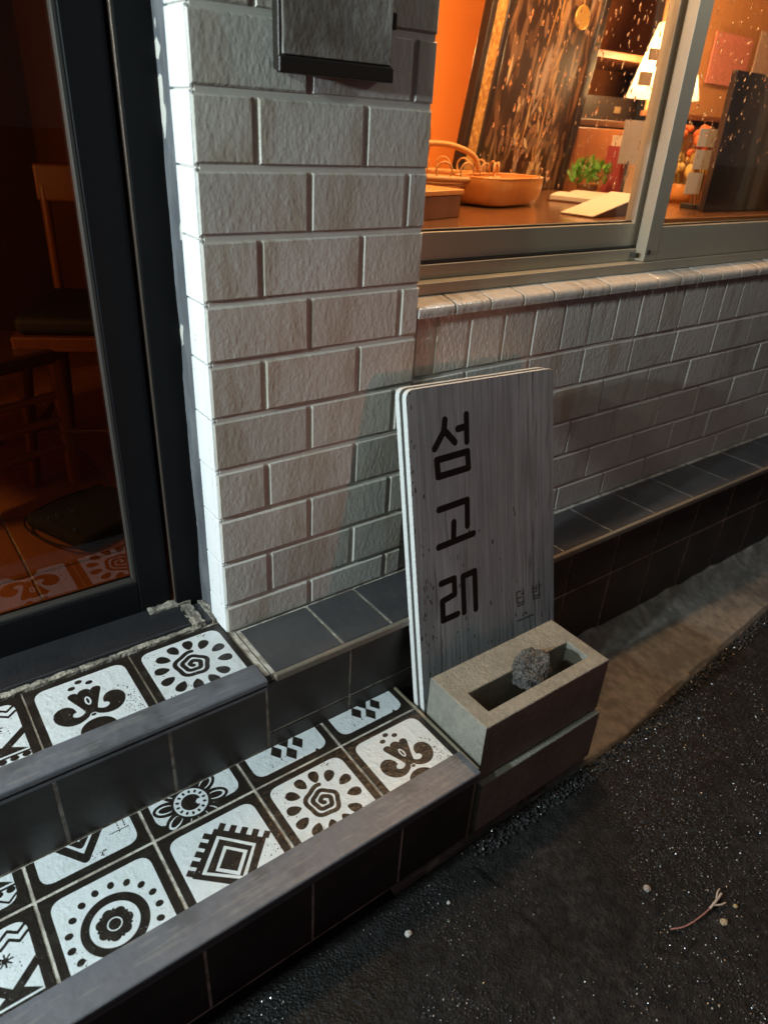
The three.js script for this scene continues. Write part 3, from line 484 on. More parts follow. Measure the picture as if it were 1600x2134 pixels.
  // top left corner of the face, and the lean measured along its left edge
  const A = V(0.350, 0.909, 0.070), up = V(0.0365, 0.9677, -0.2493).normalize(), right = V(1, -0.022, 0).addScaledVector(up, -V(1, -0.022, 0).dot(up)).normalize();
  up.addScaledVector(right, -up.dot(right)).normalize(); const out = right.clone().cross(up);
  t.quaternion.setFromRotationMatrix(new THREE.Matrix4().makeBasis(right, up, out)); t.position.copy(A).addScaledVector(up, -H);
}
// ================================================================= CONCRETE BLOCK AND ROCK
{
  const make = (label, L, Wd, Hh, slot) => {
    const t = thing('concrete_block', label, 'concrete block'), s = new THREE.Shape(); s.moveTo(0, 0); s.lineTo(L, 0); s.lineTo(L, Wd); s.lineTo(0, Wd); s.closePath();
    if (slot) { const h = new THREE.Path(); h.moveTo(slot[0], slot[1]); h.lineTo(slot[0], slot[3]); h.lineTo(slot[2], slot[3]); h.lineTo(slot[2], slot[1]); h.closePath(); s.holes.push(h); }
    const P = new ImprovedNoise(), g = new THREE.ExtrudeGeometry(s, { depth: Hh - 0.006, steps: 1, bevelEnabled: true, bevelSize: 0.003, bevelThickness: 0.003, bevelOffset: -0.003, bevelSegments: 2 }); g.rotateX(-Math.PI / 2); g.translate(0, 0.003, 0);
    part(t, 'block_body', metreUV(g, rnd(), rnd()), M.concrete); return t;
  };
  const lo = make('lower of the two stacked concrete blocks, mostly hidden and in shade', 0.386, 0.252, 0.148); lo.position.set(0.322, 0.019, 0.4475); lo.rotation.y = 0.002;
  const up = make('upper hollow concrete block with a long slot, standing before the signboard', 0.386, 0.176, 0.151, [0.038, 0.034, 0.352, 0.096]); up.position.set(0.324, 0.168, 0.4325); up.rotation.y = -0.004;
  part(up, 'slot_dark_plate', metreUV(new THREE.BoxGeometry(0.33, 0.01, 0.07).translate(0.195, 0.012, -0.065)), M.blackMatte);  // black plate added to keep the bottom of the slot dark
}
{
  const P = new ImprovedNoise(), g = new THREE.IcosahedronGeometry(1, 26), p = g.attributes.position, v = V(0, 0, 0);
  for (let i = 0; i < p.count; i++) {
    v.fromBufferAttribute(p, i).normalize(); const n = v.clone();
    let r = 1 + 0.26 * P.noise(n.x * 1.7 + 5, n.y * 1.7, n.z * 1.7) + 0.06 * P.noise(n.x * 4, n.y * 4, n.z * 4 + 3); const pit = P.noise(n.x * 11 + 1, n.y * 11, n.z * 11), p2 = P.noise(n.x * 22, n.y * 22 + 4, n.z * 22); r -= 0.10 * sm(0.28, 0.5, pit) + 0.03 * sm(0.25, 0.5, p2); r += 0.012 * P.noise(n.x * 30, n.y * 30, n.z * 30);
    const q = (x) => Math.sign(x) * Math.pow(Math.abs(x), 0.82); v.set(q(n.x) * 0.046, q(n.y) * 0.043, q(n.z) * 0.039).multiplyScalar(r); p.setXYZ(i, v.x, v.y, v.z);
  }
  g.computeVertexNormals();
  const m = part(scene, 'rock', metreUV(g), std({ map: tex(512, (i) => mixc([0.15, 0.14, 0.13], [0.045, 0.042, 0.04], sm(0.3, 0.7, nFine[i])), true, 6), roughness: 0.9, bumpMap: tex(512, grey(nVfine), false, 5), bumpScale: 0.002 }));
  m.rotation.set(0.35, 0.5, 0.35); m.position.set(0.534, 0.315, 0.354); tag(m, 'rough porous grey rock lying on the slot of the upper concrete block', 'rock');
}
// ================================================================= GROUND BITS
{
  const dark = std({ color: lin(0.04, 0.039, 0.039), roughness: 0.2 }), pale = std({ color: lin(0.40, 0.385, 0.37), roughness: 0.3 });
  const g = new THREE.IcosahedronGeometry(1, 0);
  const scatter = (name, label, mat, n, place) => { const im = new THREE.InstancedMesh(g, mat, n), m4 = new THREE.Matrix4(), q = new THREE.Quaternion(); im.castShadow = im.receiveShadow = true;
    for (let i = 0; i < n; i++) { const [x, y, z, s] = place(i); q.setFromEuler(new THREE.Euler(rnd() * 6, rnd() * 6, rnd() * 6)); m4.compose(V(x, y, z), q, V(s, s * rr(0.6, 1), s * rr(0.7, 1.2))); im.setMatrixAt(i, m4); } im.name = name; tag(im, label, 'grit', null, 'stuff'); scene.add(im); };
  const N = new ImprovedNoise();
  const spot = () => { for (;;) { const x = rr(-0.4, 2.6), z = rr(0.46, 1.35), k = 0.10 + 1.3 * N.noise(x * 3.2, z * 3.2, 1) + 0.6 * N.noise(x * 11, z * 11, 4) + 0.6 * sm(0.3, 0.9, x) - 0.1; if (rnd() < k) return [x, z]; } };
  scatter('wet_grit', 'wet dark grit scattered over the black asphalt', dark, 26000, () => { const [x, z] = spot(); return [x, -0.0035, z, rr(0.0012, 0.0034)]; });
  scatter('glint_chips', 'tiny pale chips standing in for light glints on the wet asphalt', pale, 5200, () => { const [x, z] = spot(); return [x, -0.003, z, 0.0006 + 0.0016 * Math.pow(rnd(), 4)]; });  // pale colour stands in for light glinting on the wet surface
  scatter('edge_gravel', 'loose dark gravel along the front edge of the concrete apron', dark, 2600, () => { const x = rr(0.3, 2.6); return [x, rr(-0.004, 0.003), GROUND_Z - 0.100 * clamp(x - 0.85, 0, 1.6) + 0.004 + Math.abs(rnd() + rnd() - 1) * 0.045, rr(0.0018, 0.0048)]; });
}
{
  const wm = std({ color: lin(0.46, 0.40, 0.36), roughness: 0.6 }), rm = std({ color: lin(0.34, 0.16, 0.14), roughness: 0.5 });
  const t = thing('twig', 'short curved pinkish twig with a frayed white end on the wet asphalt', 'twig');
  part(t, 'stem', tube([[0.509, 0.002, 0.82], [0.535, 0.004, 0.833], [0.575, 0.005, 0.84], [0.612, 0.006, 0.842]], 0.0016, 20, 6), rm);
  part(t, 'frayed_end', [tube([[0.610, 0.006, 0.842], [0.630, 0.007, 0.841], [0.661, 0.006, 0.838]], 0.0027, 10, 6), tube([[0.625, 0.006, 0.843], [0.640, 0.005, 0.851], [0.652, 0.003, 0.853]], 0.002, 8, 5), tube([[0.640, 0.008, 0.838], [0.655, 0.009, 0.832], [0.668, 0.006, 0.830]], 0.0018, 8, 5)], wm);
  const peb = (x, z, s, label, col) => { const g = new THREE.IcosahedronGeometry(1, 2), p = g.attributes.position, N = new ImprovedNoise(), o = rnd() * 50; for (let i = 0; i < p.count; i++) { const v = V(p.getX(i), p.getY(i), p.getZ(i)); const k = 1 + 0.35 * N.noise(v.x * 1.6 + o, v.y * 1.6, v.z * 1.6); p.setXYZ(i, v.x * k * s, v.y * k * s * 0.6, v.z * k * s * 0.85); } g.computeVertexNormals(); const m = part(scene, 'pebble', g, std({ color: lin(...col), roughness: 0.6 })); m.position.set(x, s * 0.4 - 0.004, z); tag(m, label, 'pebble', null); };
  peb(0.546, 0.74, 0.0085, 'largest pale pebble lying on open asphalt left of the twig', [0.3, 0.27, 0.25]);
  peb(0.615, 0.873, 0.008, 'brown pebble lying just in front of the frayed twig end', [0.34, 0.27, 0.18]);
  peb(0.667, 0.868, 0.005, 'small yellowish pebble to the right of the twig', [0.36, 0.29, 0.16]);
  peb(0.077, 0.53, 0.0075, 'white pebble on the asphalt close to the lower step riser', [0.5, 0.49, 0.47]);
  peb(0.183, 0.527, 0.0042, 'tiny white pebble beside the pale streak near the step', [0.5, 0.49, 0.47]);
}
{ // pale streaks on the asphalt with ragged outlines
  const P = new ImprovedNoise(), mk = (pts, w, label, op) => { const g = new THREE.PlaneGeometry(1, 1, 60, 8), p = g.attributes.position, c = new THREE.CatmullRomCurve3(pts.map(([x, z]) => V(x, 0, z))); for (let i = 0; i < p.count; i++) { const u = p.getX(i) + 0.5, v = p.getY(i), a = c.getPoint(u), d = c.getTangent(u), ww = w * (0.7 + 0.6 * P.noise(u * 6, 0, w * 100)) * Math.sin(Math.PI * clamp(u, 0.02, 0.98)) ** 0.4; p.setXYZ(i, a.x - d.z * v * ww + 0.002 * P.noise(u * 40, v * 5, 3), 0, a.z + d.x * v * ww); } 
    g.computeVertexNormals(); const n = g.attributes.normal; for (let i = 0; i < n.count; i++) n.setXYZ(i, 0, 1, 0);
    const m = part(scene, 'pale_streak', g, std({ color: lin(0.16, 0.16, 0.155), roughness: 0.8, alphaMap: tex(256, (i) => { const q = sm(0.42, 0.62, nVfine[i * 2 % 262144] * 0.5 + nFine[(i * 3) % 262144] * 0.5) * op; return [q, q, q]; }, false, 1), transparent: true })); m.position.y = 0.0005; tag(m, label, 'paint mark'); };
  mk([[0.272, 0.49], [0.282, 0.525], [0.292, 0.566]], 0.016, 'short wide pale mark on the asphalt in front of the step corner', 0.8);
  mk([[0.285, 0.60], [0.29, 0.68], [0.292, 0.765]], 0.008, 'long thin pale line on the asphalt running toward the street', 0.6);
}

// ================================================================= INSIDE, BEHIND THE WINDOW
const CT = 1.172;
const wDark = wood([0.10, 0.04, 0.018], [0.05, 0.02, 0.01], 0.28, 1.5, 0.4), wRed = wood([0.24, 0.085, 0.03], [0.14, 0.045, 0.016], 0.35, 1.5, 0.3), wHoney = wood([0.66, 0.29, 0.07], [0.52, 0.2, 0.045], 0.35, 2, 0.3), wTable = wood([0.20, 0.085, 0.03], [0.13, 0.05, 0.016], 0.2, 1.2, 0.6);
const paper = std({ color: lin(0.50, 0.43, 0.33), roughness: 0.85 });
{
  const t = thing('window_counter', 'glossy brown wooden counter running along the inside of the window', 'counter');
  part(t, 'counter_top', rbox(0.44, 3.4, CT - 0.035, CT, -0.93, -0.148, 0.004), wTable);
  part(t, 'counter_front', box(0.46, 3.38, ROOM.y0, CT - 0.035, -0.90, -0.88), wRed);
  for (const x of [0.46, 1.5, 2.5]) part(t, 'support_panel', box(x, x + 0.03, ROOM.y0, CT - 0.035, -0.88, -0.17), wRed);
}
{ // orange loaf-shaped tray
  const t = thing('wooden_tray', 'oblong honey coloured wooden tray with rounded ends on the window counter', 'tray', [1.14, CT, -0.53], 0.235);
  const prof = [[0.0, 0.003], [0.78, 0.003], [0.87, 0.008], [0.955, 0.026], [0.995, 0.05], [1.0, 0.072], [0.985, 0.0765], [0.955, 0.074], [0.94, 0.05], [0.9, 0.028], [0.8, 0.016], [0, 0.014]];
  const g = new THREE.LatheGeometry(prof.map(([r, y]) => new THREE.Vector2(r, y)), 64), p = g.attributes.position;
  for (let i = 0; i < p.count; i++) { const x = p.getX(i), z = p.getZ(i), r = Math.hypot(x, z), a = Math.atan2(z, x), k = Math.pow(Math.pow(Math.abs(Math.cos(a)), 4) + Math.pow(Math.abs(Math.sin(a)), 4), -0.25); p.setXYZ(i, Math.cos(a) * r * k * 0.152, p.getY(i), Math.sin(a) * r * k * 0.085); }
  g.computeVertexNormals(); part(t, 'tray_body', metreUV(g), wHoney);
  part(t, 'rim', (() => { const pts = []; for (let k = 0; k < 48; k++) { const a = k / 48 * Math.PI * 2, q = Math.pow(Math.pow(Math.abs(Math.cos(a)), 4) + Math.pow(Math.abs(Math.sin(a)), 4), -0.25); pts.push([Math.cos(a) * q * 0.1485, 0.0755, Math.sin(a) * q * 0.083]); } return tube(pts, 0.0035, 96, 6, true); })(), wHoney);
}
{ // rattan basket
  const rat = std({ color: lin(0.50, 0.24, 0.07), roughness: 0.55 });
  const t = thing('rattan_basket', 'woven rattan basket with an arched handle behind the wooden tray', 'basket', [1.02, CT, -0.70]);
  const rings = []; for (let k = 0; k < 7; k++) rings.push(new THREE.TorusGeometry(0.16 + 0.006 * k, 0.005, 6, 48).rotateX(Math.PI / 2).translate(0, 0.006 + k * 0.0095, 0)); part(t, 'woven_side', rings, rat);
  part(t, 'base', new THREE.CylinderGeometry(0.158, 0.158, 0.006, 40).translate(0, 0.004, 0), rat);
  const sc = []; for (let k = 0; k < 18; k++) { const a = k / 18 * Math.PI * 2; sc.push(new THREE.TorusGeometry(0.022, 0.0028, 5, 18).rotateY(-a + Math.PI / 2).translate(Math.cos(a) * 0.196, 0.088, Math.sin(a) * 0.196)); } part(t, 'scroll', sc, rat);
  part(t, 'rim', new THREE.TorusGeometry(0.198, 0.008, 8, 60).rotateX(Math.PI / 2).translate(0, 0.068, 0), rat);
  part(t, 'handle', tube([[-0.197, 0.07, 0], [-0.17, 0.115, 0.0], [-0.09, 0.143, 0], [0, 0.15, 0], [0.09, 0.143, 0], [0.17, 0.115, 0], [0.197, 0.07, 0]], 0.0085, 40, 8), rat);
}
{
  const t = thing('wooden_crate', 'dark red wooden box on the counter at the left window edge', 'box', [0.70, CT, -0.36], 0.25);
  part(t, 'crate_body', rbox(-0.13, 0.065, 0, 0.052, -0.08, 0.08, 0.003), wRed); part(t, 'lid', rbox(-0.135, 0.07, 0.052, 0.064, -0.085, 0.085, 0.003), wHoney);
}
{ // round-backed rattan chair further in
  const rat = std({ color: lin(0.17, 0.06, 0.02), roughness: 0.4 }); const t = thing('round_back_chair', 'dark chair with a round cane back seen beyond the basket', 'chair', [1.36, ROOM.y0, -1.3], 0.3);
  part(t, 'back_rim', new THREE.TorusGeometry(0.165, 0.022, 10, 48).translate(0, 0.92, 0), rat);
  part(t, 'cane_panel', new THREE.CylinderGeometry(0.15, 0.15, 0.008, 40).rotateX(Math.PI / 2).translate(0, 0.92, 0), std({ map: tex(256, (i) => { const x = i % 256, y = i >> 8, s = ((x >> 3) + (y >> 3)) % 2; return s ? [0.16, 0.09, 0.05] : [0.07, 0.035, 0.02]; }, true, 6), roughness: 0.7 }));
  part(t, 'seat', rbox(-0.21, 0.21, 0.42, 0.46, -0.02, 0.40, 0.012), rat);
  for (const [x, z] of [[-0.19, 0], [0.19, 0], [-0.19, 0.38], [0.19, 0.38]]) part(t, 'leg', rod([x, 0, z], [x * 0.95, 0.43, z], 0.016, 0.02), rat);
  parts(t, 'back_post', [rod([-0.14, 0.45, 0], [-0.13, 0.83, 0], 0.016), rod([0.14, 0.45, 0], [0.13, 0.83, 0], 0.016)], rat);
}
{ // lacquer screen with inlay
  const t = thing('lacquer_screen', 'black lacquered standing screen with pale inlaid leaves and flowers', 'screen', [1.245, ROOM.y0, -1.0]); t.rotation.z = -0.165;
  const lac = phy({ color: lin(0.02, 0.012, 0.008), roughness: 0.25, clearcoat: 0.8, clearcoatRoughness: 0.1 });
  const W = 0.56, H = 1.85;
  const art = canvasTex(640, 1024, (c, w, h) => {
    c.fillStyle = '#2c170c'; c.fillRect(0, 0, w, h);
    const cols = ['#94704a', '#a98b60', '#755238', '#8b7768', '#b09a78', '#5f4530', '#9c7a58', '#7a5f4c'];
    for (let i = 0; i < 700; i++) { const x = rnd() * w, y = rnd() * h; c.fillStyle = pick(['#33200f', '#4a2f1c', '#5c4029', '#6b4f38']); c.beginPath(); c.ellipse(x, y, rr(4, 14), rr(10, 34), rr(-0.5, 0.5), 0, 7); c.fill(); }
    const leaf = (x, y, l, a) => { c.save(); c.translate(x, y); c.rotate(a); c.fillStyle = pick(cols); c.beginPath(); c.moveTo(0, 0); c.quadraticCurveTo(l * 0.28, -l * 0.5, 0, -l); c.quadraticCurveTo(-l * 0.28, -l * 0.5, 0, 0); c.fill(); c.restore(); };
    for (const [x0, y0, s] of [[150, 1010, -0.1], [330, 1010, 0.15], [470, 1000, -0.2], [250, 640, 0.3], [420, 560, -0.25], [540, 760, -0.1]]) { c.strokeStyle = '#a97c48'; c.lineWidth = 7; let x = x0, y = y0, a = s; c.beginPath(); c.moveTo(x, y); for (let k = 0; k < 11; k++) { a += rr(-0.3, 0.3); x += Math.sin(a) * 40; y -= Math.cos(a) * 40; c.lineTo(x, y); } c.stroke(); x = x0; y = y0; a = s; for (let k = 0; k < 30; k++) { a += rr(-0.2, 0.2); x += Math.sin(a) * 15 + rr(-12, 12); y -= 15; leaf(x, y, rr(30, 74), a + rr(-1.5, 1.5)); } }
    for (let i = 0; i < 15; i++) { const x = rr(70, w - 70), y = rr(260, h - 80), r = rr(16, 34); for (let k = 0; k < 6; k++) { c.fillStyle = pick(cols); c.beginPath(); c.ellipse(x + Math.cos(k * 1.05) * r * 0.7, y + Math.sin(k * 1.05) * r * 0.7, r * 0.55, r * 0.4, k * 1.05, 0, 7); c.fill(); } c.fillStyle = '#5b3a1d'; c.beginPath(); c.ellipse(x, y, r * 0.28, r * 0.28, 0, 0, 7); c.fill(); }
    for (let i = 0; i < 30; i++) leaf(rnd() * w, rr(100, 420), rr(60, 130), rr(-0.35, 0.35));
  });
  part(t, 'screen_panel', (() => { const g = new THREE.BoxGeometry(W - 0.11, H - 0.1, 0.012); g.translate(0.1 + (W - 0.11) / 2, H / 2, -0.012); return g; })(), phy({ map: art, roughness: 0.35, clearcoat: 0.5, clearcoatRoughness: 0.15 }));
  parts(t, 'side_frame', [rbox(0, 0.026, 0, H, -0.03, 0.012, 0.004), rbox(0.074, 0.1, 0, H, -0.03, 0.012, 0.004)], lac);
  part(t, 'inlay_band', box(0.026, 0.074, 0, H, -0.02, 0.004), std({ map: tex(256, (i) => { const q = nMid[(i * 7) % 262144], s = sm(0.45, 0.6, q); return mixc([0.30, 0.13, 0.03], [0.62, 0.36, 0.11], s); }, true, 3), roughness: 0.4, metalness: 0.2 }));
  part(t, 'far_frame', rbox(W - 0.012, W + 0.02, 0, H, -0.03, 0.012, 0.004), lac);
  parts(t, 'cross_frame', [rbox(0.1, W - 0.012, H - 0.055, H, -0.03, 0.011, 0.004), rbox(0.1, W - 0.012, 0, 0.08, -0.03, 0.011, 0.004)], lac);
}
{
  const t = thing('brass_medallion', 'small round golden medallion hanging beside the top of the lacquered screen', 'medallion', [1.885, 1.735, -0.96]);
  const br = std({ color: lin(0.75, 0.45, 0.13), roughness: 0.35, metalness: 0.7 });
  part(t, 'disc', new THREE.CylinderGeometry(0.034, 0.034, 0.007, 36).rotateX(Math.PI / 2), br); part(t, 'rim', new THREE.TorusGeometry(0.034, 0.004, 8, 36), br); part(t, 'cord', rod([0, 0.034, 0], [0, 0.96, 0], 0.0015), br);
}
{ // brown cabinet right of the screen with open upper shelf
  const t = thing('wooden_cabinet', 'tall reddish brown wooden cabinet standing right of the lacquered screen', 'cabinet', [2.0, ROOM.y0, -1.02]);
  parts(t, 'side_panel', [rbox(0, 0.03, 0, 1.9, -0.4, 0, 0.003), rbox(1.67, 1.7, 0, 1.9, -0.4, 0, 0.003)], wRed); part(t, 'back_panel', box(0.03, 1.67, 0, 1.9, -0.4, -0.385), wRed);
  part(t, 'lower_door', [rbox(0.032, 0.84, 0.02, 1.0, -0.02, 0, 0.004)], wRed); part(t, 'lower_door', [rbox(0.86, 1.668, 0.02, 1.0, -0.02, 0, 0.004)], wRed);
  part(t, 'shelf', rbox(0.03, 1.67, 1.005, 1.03, -0.385, 0.004, 0.003), wDark); part(t, 'shelf', rbox(0.03, 1.67, 1.24, 1.265, -0.385, -0.002, 0.003), wRed); part(t, 'top_board', rbox(-0.01, 1.71, 1.9, 1.93, -0.4, 0.01, 0.003), wRed);
  const fr = std({ color: lin(0.02, 0.012, 0.009), roughness: 0.4 });
  const b = thing('dark_case', 'dark case pushed into the cabinet shelf behind the lamp', 'case', [2.06, ROOM.y0 + 1.03, -1.12]); part(b, 'case_body', rbox(0, 1.2, 0, 0.09, -0.2, 0, 0.006), fr); part(b, 'clasp', rbox(0.3, 0.34, 0.03, 0.055, 0, 0.006, 0.002), std({ color: lin(0.3, 0.2, 0.1), metalness: 0.6, roughness: 0.4 }));
}
// table lamp with a pleated shade
{
  const t = thing('table_lamp', 'lit table lamp with a white cone shade seen behind the window mullion', 'lamp', [2.34, CT, -0.9 + 0.02]);
  part(t, 'lamp_base', new THREE.LatheGeometry([[0, 0], [0.075, 0], [0.078, 0.012], [0.03, 0.03], [0.014, 0.06], [0.014, 0.30], [0.02, 0.31], [0.012, 0.335], [0.0, 0.335]].map(([a, b]) => new THREE.Vector2(a, b)), 32), std({ color: lin(0.45, 0.3, 0.12), metalness: 0.6, roughness: 0.35 }));
  const pr = []; for (let k = 0; k <= 1; k++) pr.push(new THREE.Vector2(k ? 0.066 : 0.138, k ? 0.588 : 0.338)); const g = new THREE.LatheGeometry(pr, 96), p = g.attributes.position; for (let i = 0; i < p.count; i++) { const x = p.getX(i), z = p.getZ(i), a = Math.atan2(z, x), k = 1 + 0.022 * Math.cos(a * 32); p.setXYZ(i, x * k, p.getY(i), z * k); } g.computeVertexNormals();
  part(t, 'lamp_shade', g, phy({ color: lin(0.9, 0.82, 0.66), transmission: 0.5, roughness: 0.95, thickness: 0, side: THREE.DoubleSide, emissive: lin(1, 0.70, 0.36), emissiveIntensity: 0.10 }));
  const bulb = part(t, 'bulb', new THREE.SphereGeometry(0.03, 20, 14).translate(0, 0.43, 0), std({ color: 0xffffff, emissive: lin(1, 0.8, 0.5), emissiveIntensity: 4 }));
  const l = new THREE.PointLight(lin(1, 0.62, 0.28), 0.8); l.position.set(0, 0.43, 0); l.castShadow = true; l.shadow.radius = 1.4; l.name = 'lamp_glow'; t.add(l);
}
// ceiling pendants, all out of view, placed to light the shop
for (const [x, y, z, i, lab] of [[0.95, 2.3, -0.27, 5.6, 'unseen warm globe pendant over the left end of the window counter'], [2.1, 2.3, -0.29, 3.0, 'unseen warm globe pendant over the right end of the window counter'], [-0.98, 1.25, -0.75, 4.6, 'unseen warm globe pendant lighting the floor behind the glass door'], [1.9, 1.75, -2.3, 8, 'unseen warm globe pendant deep inside, lighting the orange back wall'], [1.25, 1.95, -0.72, 1.4, 'unseen warm globe pendant above the rattan basket']]) {
  const t = thing('unseen_pendant_lamp', lab, 'lamp', [x, y, z], 0);
  part(t, 'globe', new THREE.SphereGeometry(0.06, 28, 18), std({ color: 0xffffff, emissive: lin(1, 0.72, 0.4), emissiveIntensity: 3 }));
  part(t, 'cord', rod([0, 0.06, 0], [0, ROOM.y1 - y, 0], 0.004), M.blackMatte); part(t, 'cap', new THREE.CylinderGeometry(0.02, 0.026, 0.03, 16).translate(0, 0.068, 0), M.blackMatte);
  const l = new THREE.PointLight(i > 3.5 && x > 0.5 && z > -0.4 ? lin(1, 0.60, 0.29) : lin(1, 0.52, 0.19), i); l.castShadow = true; l.shadow.radius = 2.8; l.name = 'unseen_pendant_glow'; t.add(l);
}
{ // small green plant
  const t = thing('potted_plant', 'small bright green leafy plant in a pot on the counter', 'plant', [1.80, CT, -0.74]);
  part(t, 'pot', new THREE.LatheGeometry([[0, 0], [0.03, 0], [0.038, 0.035], [0.034, 0.036], [0, 0.03]].map(([a, b]) => new THREE.Vector2(a, b)), 24), std({ color: lin(0.22, 0.1, 0.05), roughness: 0.7 }));
  const lf = [], one = () => { const s = new THREE.Shape(); s.moveTo(0, 0); s.quadraticCurveTo(0.011, 0.014, 0, 0.034); s.quadraticCurveTo(-0.011, 0.014, 0, 0); return new THREE.ShapeGeometry(s, 4); };
  for (let k = 0; k < 190; k++) { const g = one(), r = 0.065 * Math.sqrt(rnd()), a = rnd() * 6.28; g.rotateX(-rr(0.1, 1.3)); g.rotateY(rnd() * 6.28); g.translate(Math.cos(a) * r * 1.25, 0.035 + rr(0, 0.085) * (1 - r * 5), Math.sin(a) * r); lf.push(g); }
  const m = part(t, 'foliage', lf, phy({ color: lin(0.10, 0.30, 0.03), roughness: 0.6, transmission: 0.3, thickness: 0, side: THREE.DoubleSide })); m.userData.kind = 'stuff';
}
{ // upright and lying books
  const cols = [[0.72, 0.5, 0.26], [0.30, 0.05, 0.05], [0.62, 0.52, 0.40]], lab = ['tan book standing upright beside the green plant', 'thin dark red book standing against the tan book', 'cream book standing behind the tan book'];
  const pos = [[2.005, -0.76, 0.045, 0.155, 0.10], [1.955, -0.755, 0.016, 0.165, 0.09], [2.062, -0.80, 0.05, 0.20, 0.11]];
  cols.forEach((c, i) => { const [x, z, w, h, d] = pos[i], t = thing('standing_book', lab[i], 'book', [x, CT, z], -0.2), cm = std({ color: lin(...c), roughness: 0.6 });
    part(t, 'cover', [rbox(-w / 2, -w / 2 + 0.004, 0, h, -d / 2, d / 2, 0.001), rbox(w / 2 - 0.004, w / 2, 0, h, -d / 2, d / 2, 0.001), rbox(-w / 2, w / 2, 0, h, d / 2 - 0.003, d / 2 + 0.001, 0.001)], cm); part(t, 'pages', box(-w / 2 + 0.004, w / 2 - 0.004, 0.004, h - 0.005, -d / 2 + 0.003, d / 2 - 0.004), paper); });
  const o = thing('open_book', 'open book lying flat on the counter below the plant', 'book', [1.62, CT, -0.56], 0.3);
  part(o, 'cover', rbox(-0.15, 0.15, 0, 0.004, -0.1, 0.1, 0.001), wDark); for (const s of [-1, 1]) { const g = new THREE.BoxGeometry(0.14, 0.012, 0.19, 8, 1, 1), p = g.attributes.position; for (let i = 0; i < p.count; i++) { const x = p.getX(i); p.setXYZ(i, x + s * 0.071, p.getY(i) + 0.011 + 0.008 * Math.sin(Math.PI * clamp((x * s + 0.07) / 0.14)), p.getZ(i)); } g.computeVertexNormals(); part(o, 'pages', g, paper); }
  const w = thing('book_stand', 'dark sloping book rest on the counter close to the mullion', 'book stand', [1.30, CT, -0.27], 0.12), s = new THREE.Shape(); s.moveTo(-0.13, 0); s.lineTo(0.12, 0); s.lineTo(0.12, 0.048); s.closePath();
  part(w, 'wedge', new THREE.ExtrudeGeometry(s, { depth: 0.1, bevelEnabled: true, bevelSize: 0.001, bevelThickness: 0.001, bevelSegments: 1 }).translate(0, 0.001, -0.05), wDark); part(w, 'top_sheet', new THREE.BoxGeometry(0.255, 0.003, 0.104).rotateZ(Math.atan2(0.048, 0.25)).translate(-0.004, 0.0275, 0), paper);
  const h = thing('grey_leaflet', 'plain grey leaflet propped upright in front of the books', 'leaflet', [1.93, CT, -0.68], -0.25); part(h, 'sheet', rbox(-0.045, 0.045, 0.11, 0.25, -0.002, 0.002, 0.0008), std({ color: lin(0.30, 0.27, 0.24), roughness: 0.7 })); part(h, 'stand', rod([0, 0, 0], [0, 0.12, 0], 0.004), M.blackMatte);
}
// paper notes in front of the lamp and by the right sash
{
  const notes = [[2.02, 1.628, -0.72, 0.055, 0.036, 'upper brown card hanging in front of the glowing lamp shade'], [1.99, 1.553, -0.72, 0.055, 0.042, 'lower brown card hanging in front of the glowing lamp shade'], [1.80, 1.379, -0.3, 0.085, 0.05, 'topmost of the three cream notes standing beside the dark board'], [1.787, 1.318, -0.3, 0.062, 0.055, 'middle cream note of the three beside the dark board'], [1.772, 1.250, -0.3, 0.06, 0.062, 'lowest cream note of the three beside the dark board']];
  notes.forEach(([x, y, z, w, h, lab], i) => { const t = thing('paper_note', lab, 'note', [x, y, z], -0.3); part(t, 'sheet', rbox(-w / 2, w / 2, -h / 2, h / 2, -0.001, 0.001, 0.0005), i < 2 ? std({ color: lin(0.22, 0.15, 0.09), roughness: 0.8 }) : paper); part(t, i < 2 ? 'thread' : 'wire_stem', i < 2 ? rod([0, h / 2, 0], [0, ROOM.y1 - y, 0], 0.0008) : rod([0.01, -h / 2, -0.002], [0.02, CT - y, -0.002], 0.0016), M.blackMatte); });
}
{ // dried flowers in a jar
  const t = thing('dried_flowers', 'orange and yellow dried flowers in a honey jar behind the right pane', 'flowers', [2.02, CT, -0.5]);
  part(t, 'jar', new THREE.LatheGeometry([[0, 0], [0.04, 0], [0.046, 0.03], [0.04, 0.06], [0.036, 0.058], [0.036, 0.006], [0, 0.006]].map(([a, b]) => new THREE.Vector2(a, b)), 24), wHoney);
  const st = [], hd = [], hy = []; for (let k = 0; k < 34; k++) { const a = rnd() * 6.28, l = rr(0.1, 0.24), sp = rr(0.02, 0.085), e = [Math.cos(a) * sp, l, Math.sin(a) * sp]; st.push(rod([e[0] * 0.2, 0.03, e[2] * 0.2], e, 0.0012, 0.001, 5)); const g = new THREE.IcosahedronGeometry(rr(0.008, 0.018), 1).scale(1, rr(0.8, 1.8), 1).translate(...e); (l > 0.15 ? hd : hy).push(g); }
  part(t, 'stems', st, std({ color: lin(0.2, 0.16, 0.05), roughness: 0.8 })); const a = part(t, 'flower_heads', hd, std({ color: lin(0.6, 0.14, 0.03), roughness: 0.8, flatShading: true })); a.userData.kind = 'stuff'; const b = part(t, 'yellow_heads', hy, std({ color: lin(0.7, 0.5, 0.16), roughness: 0.8, flatShading: true })); b.userData.kind = 'stuff';
}
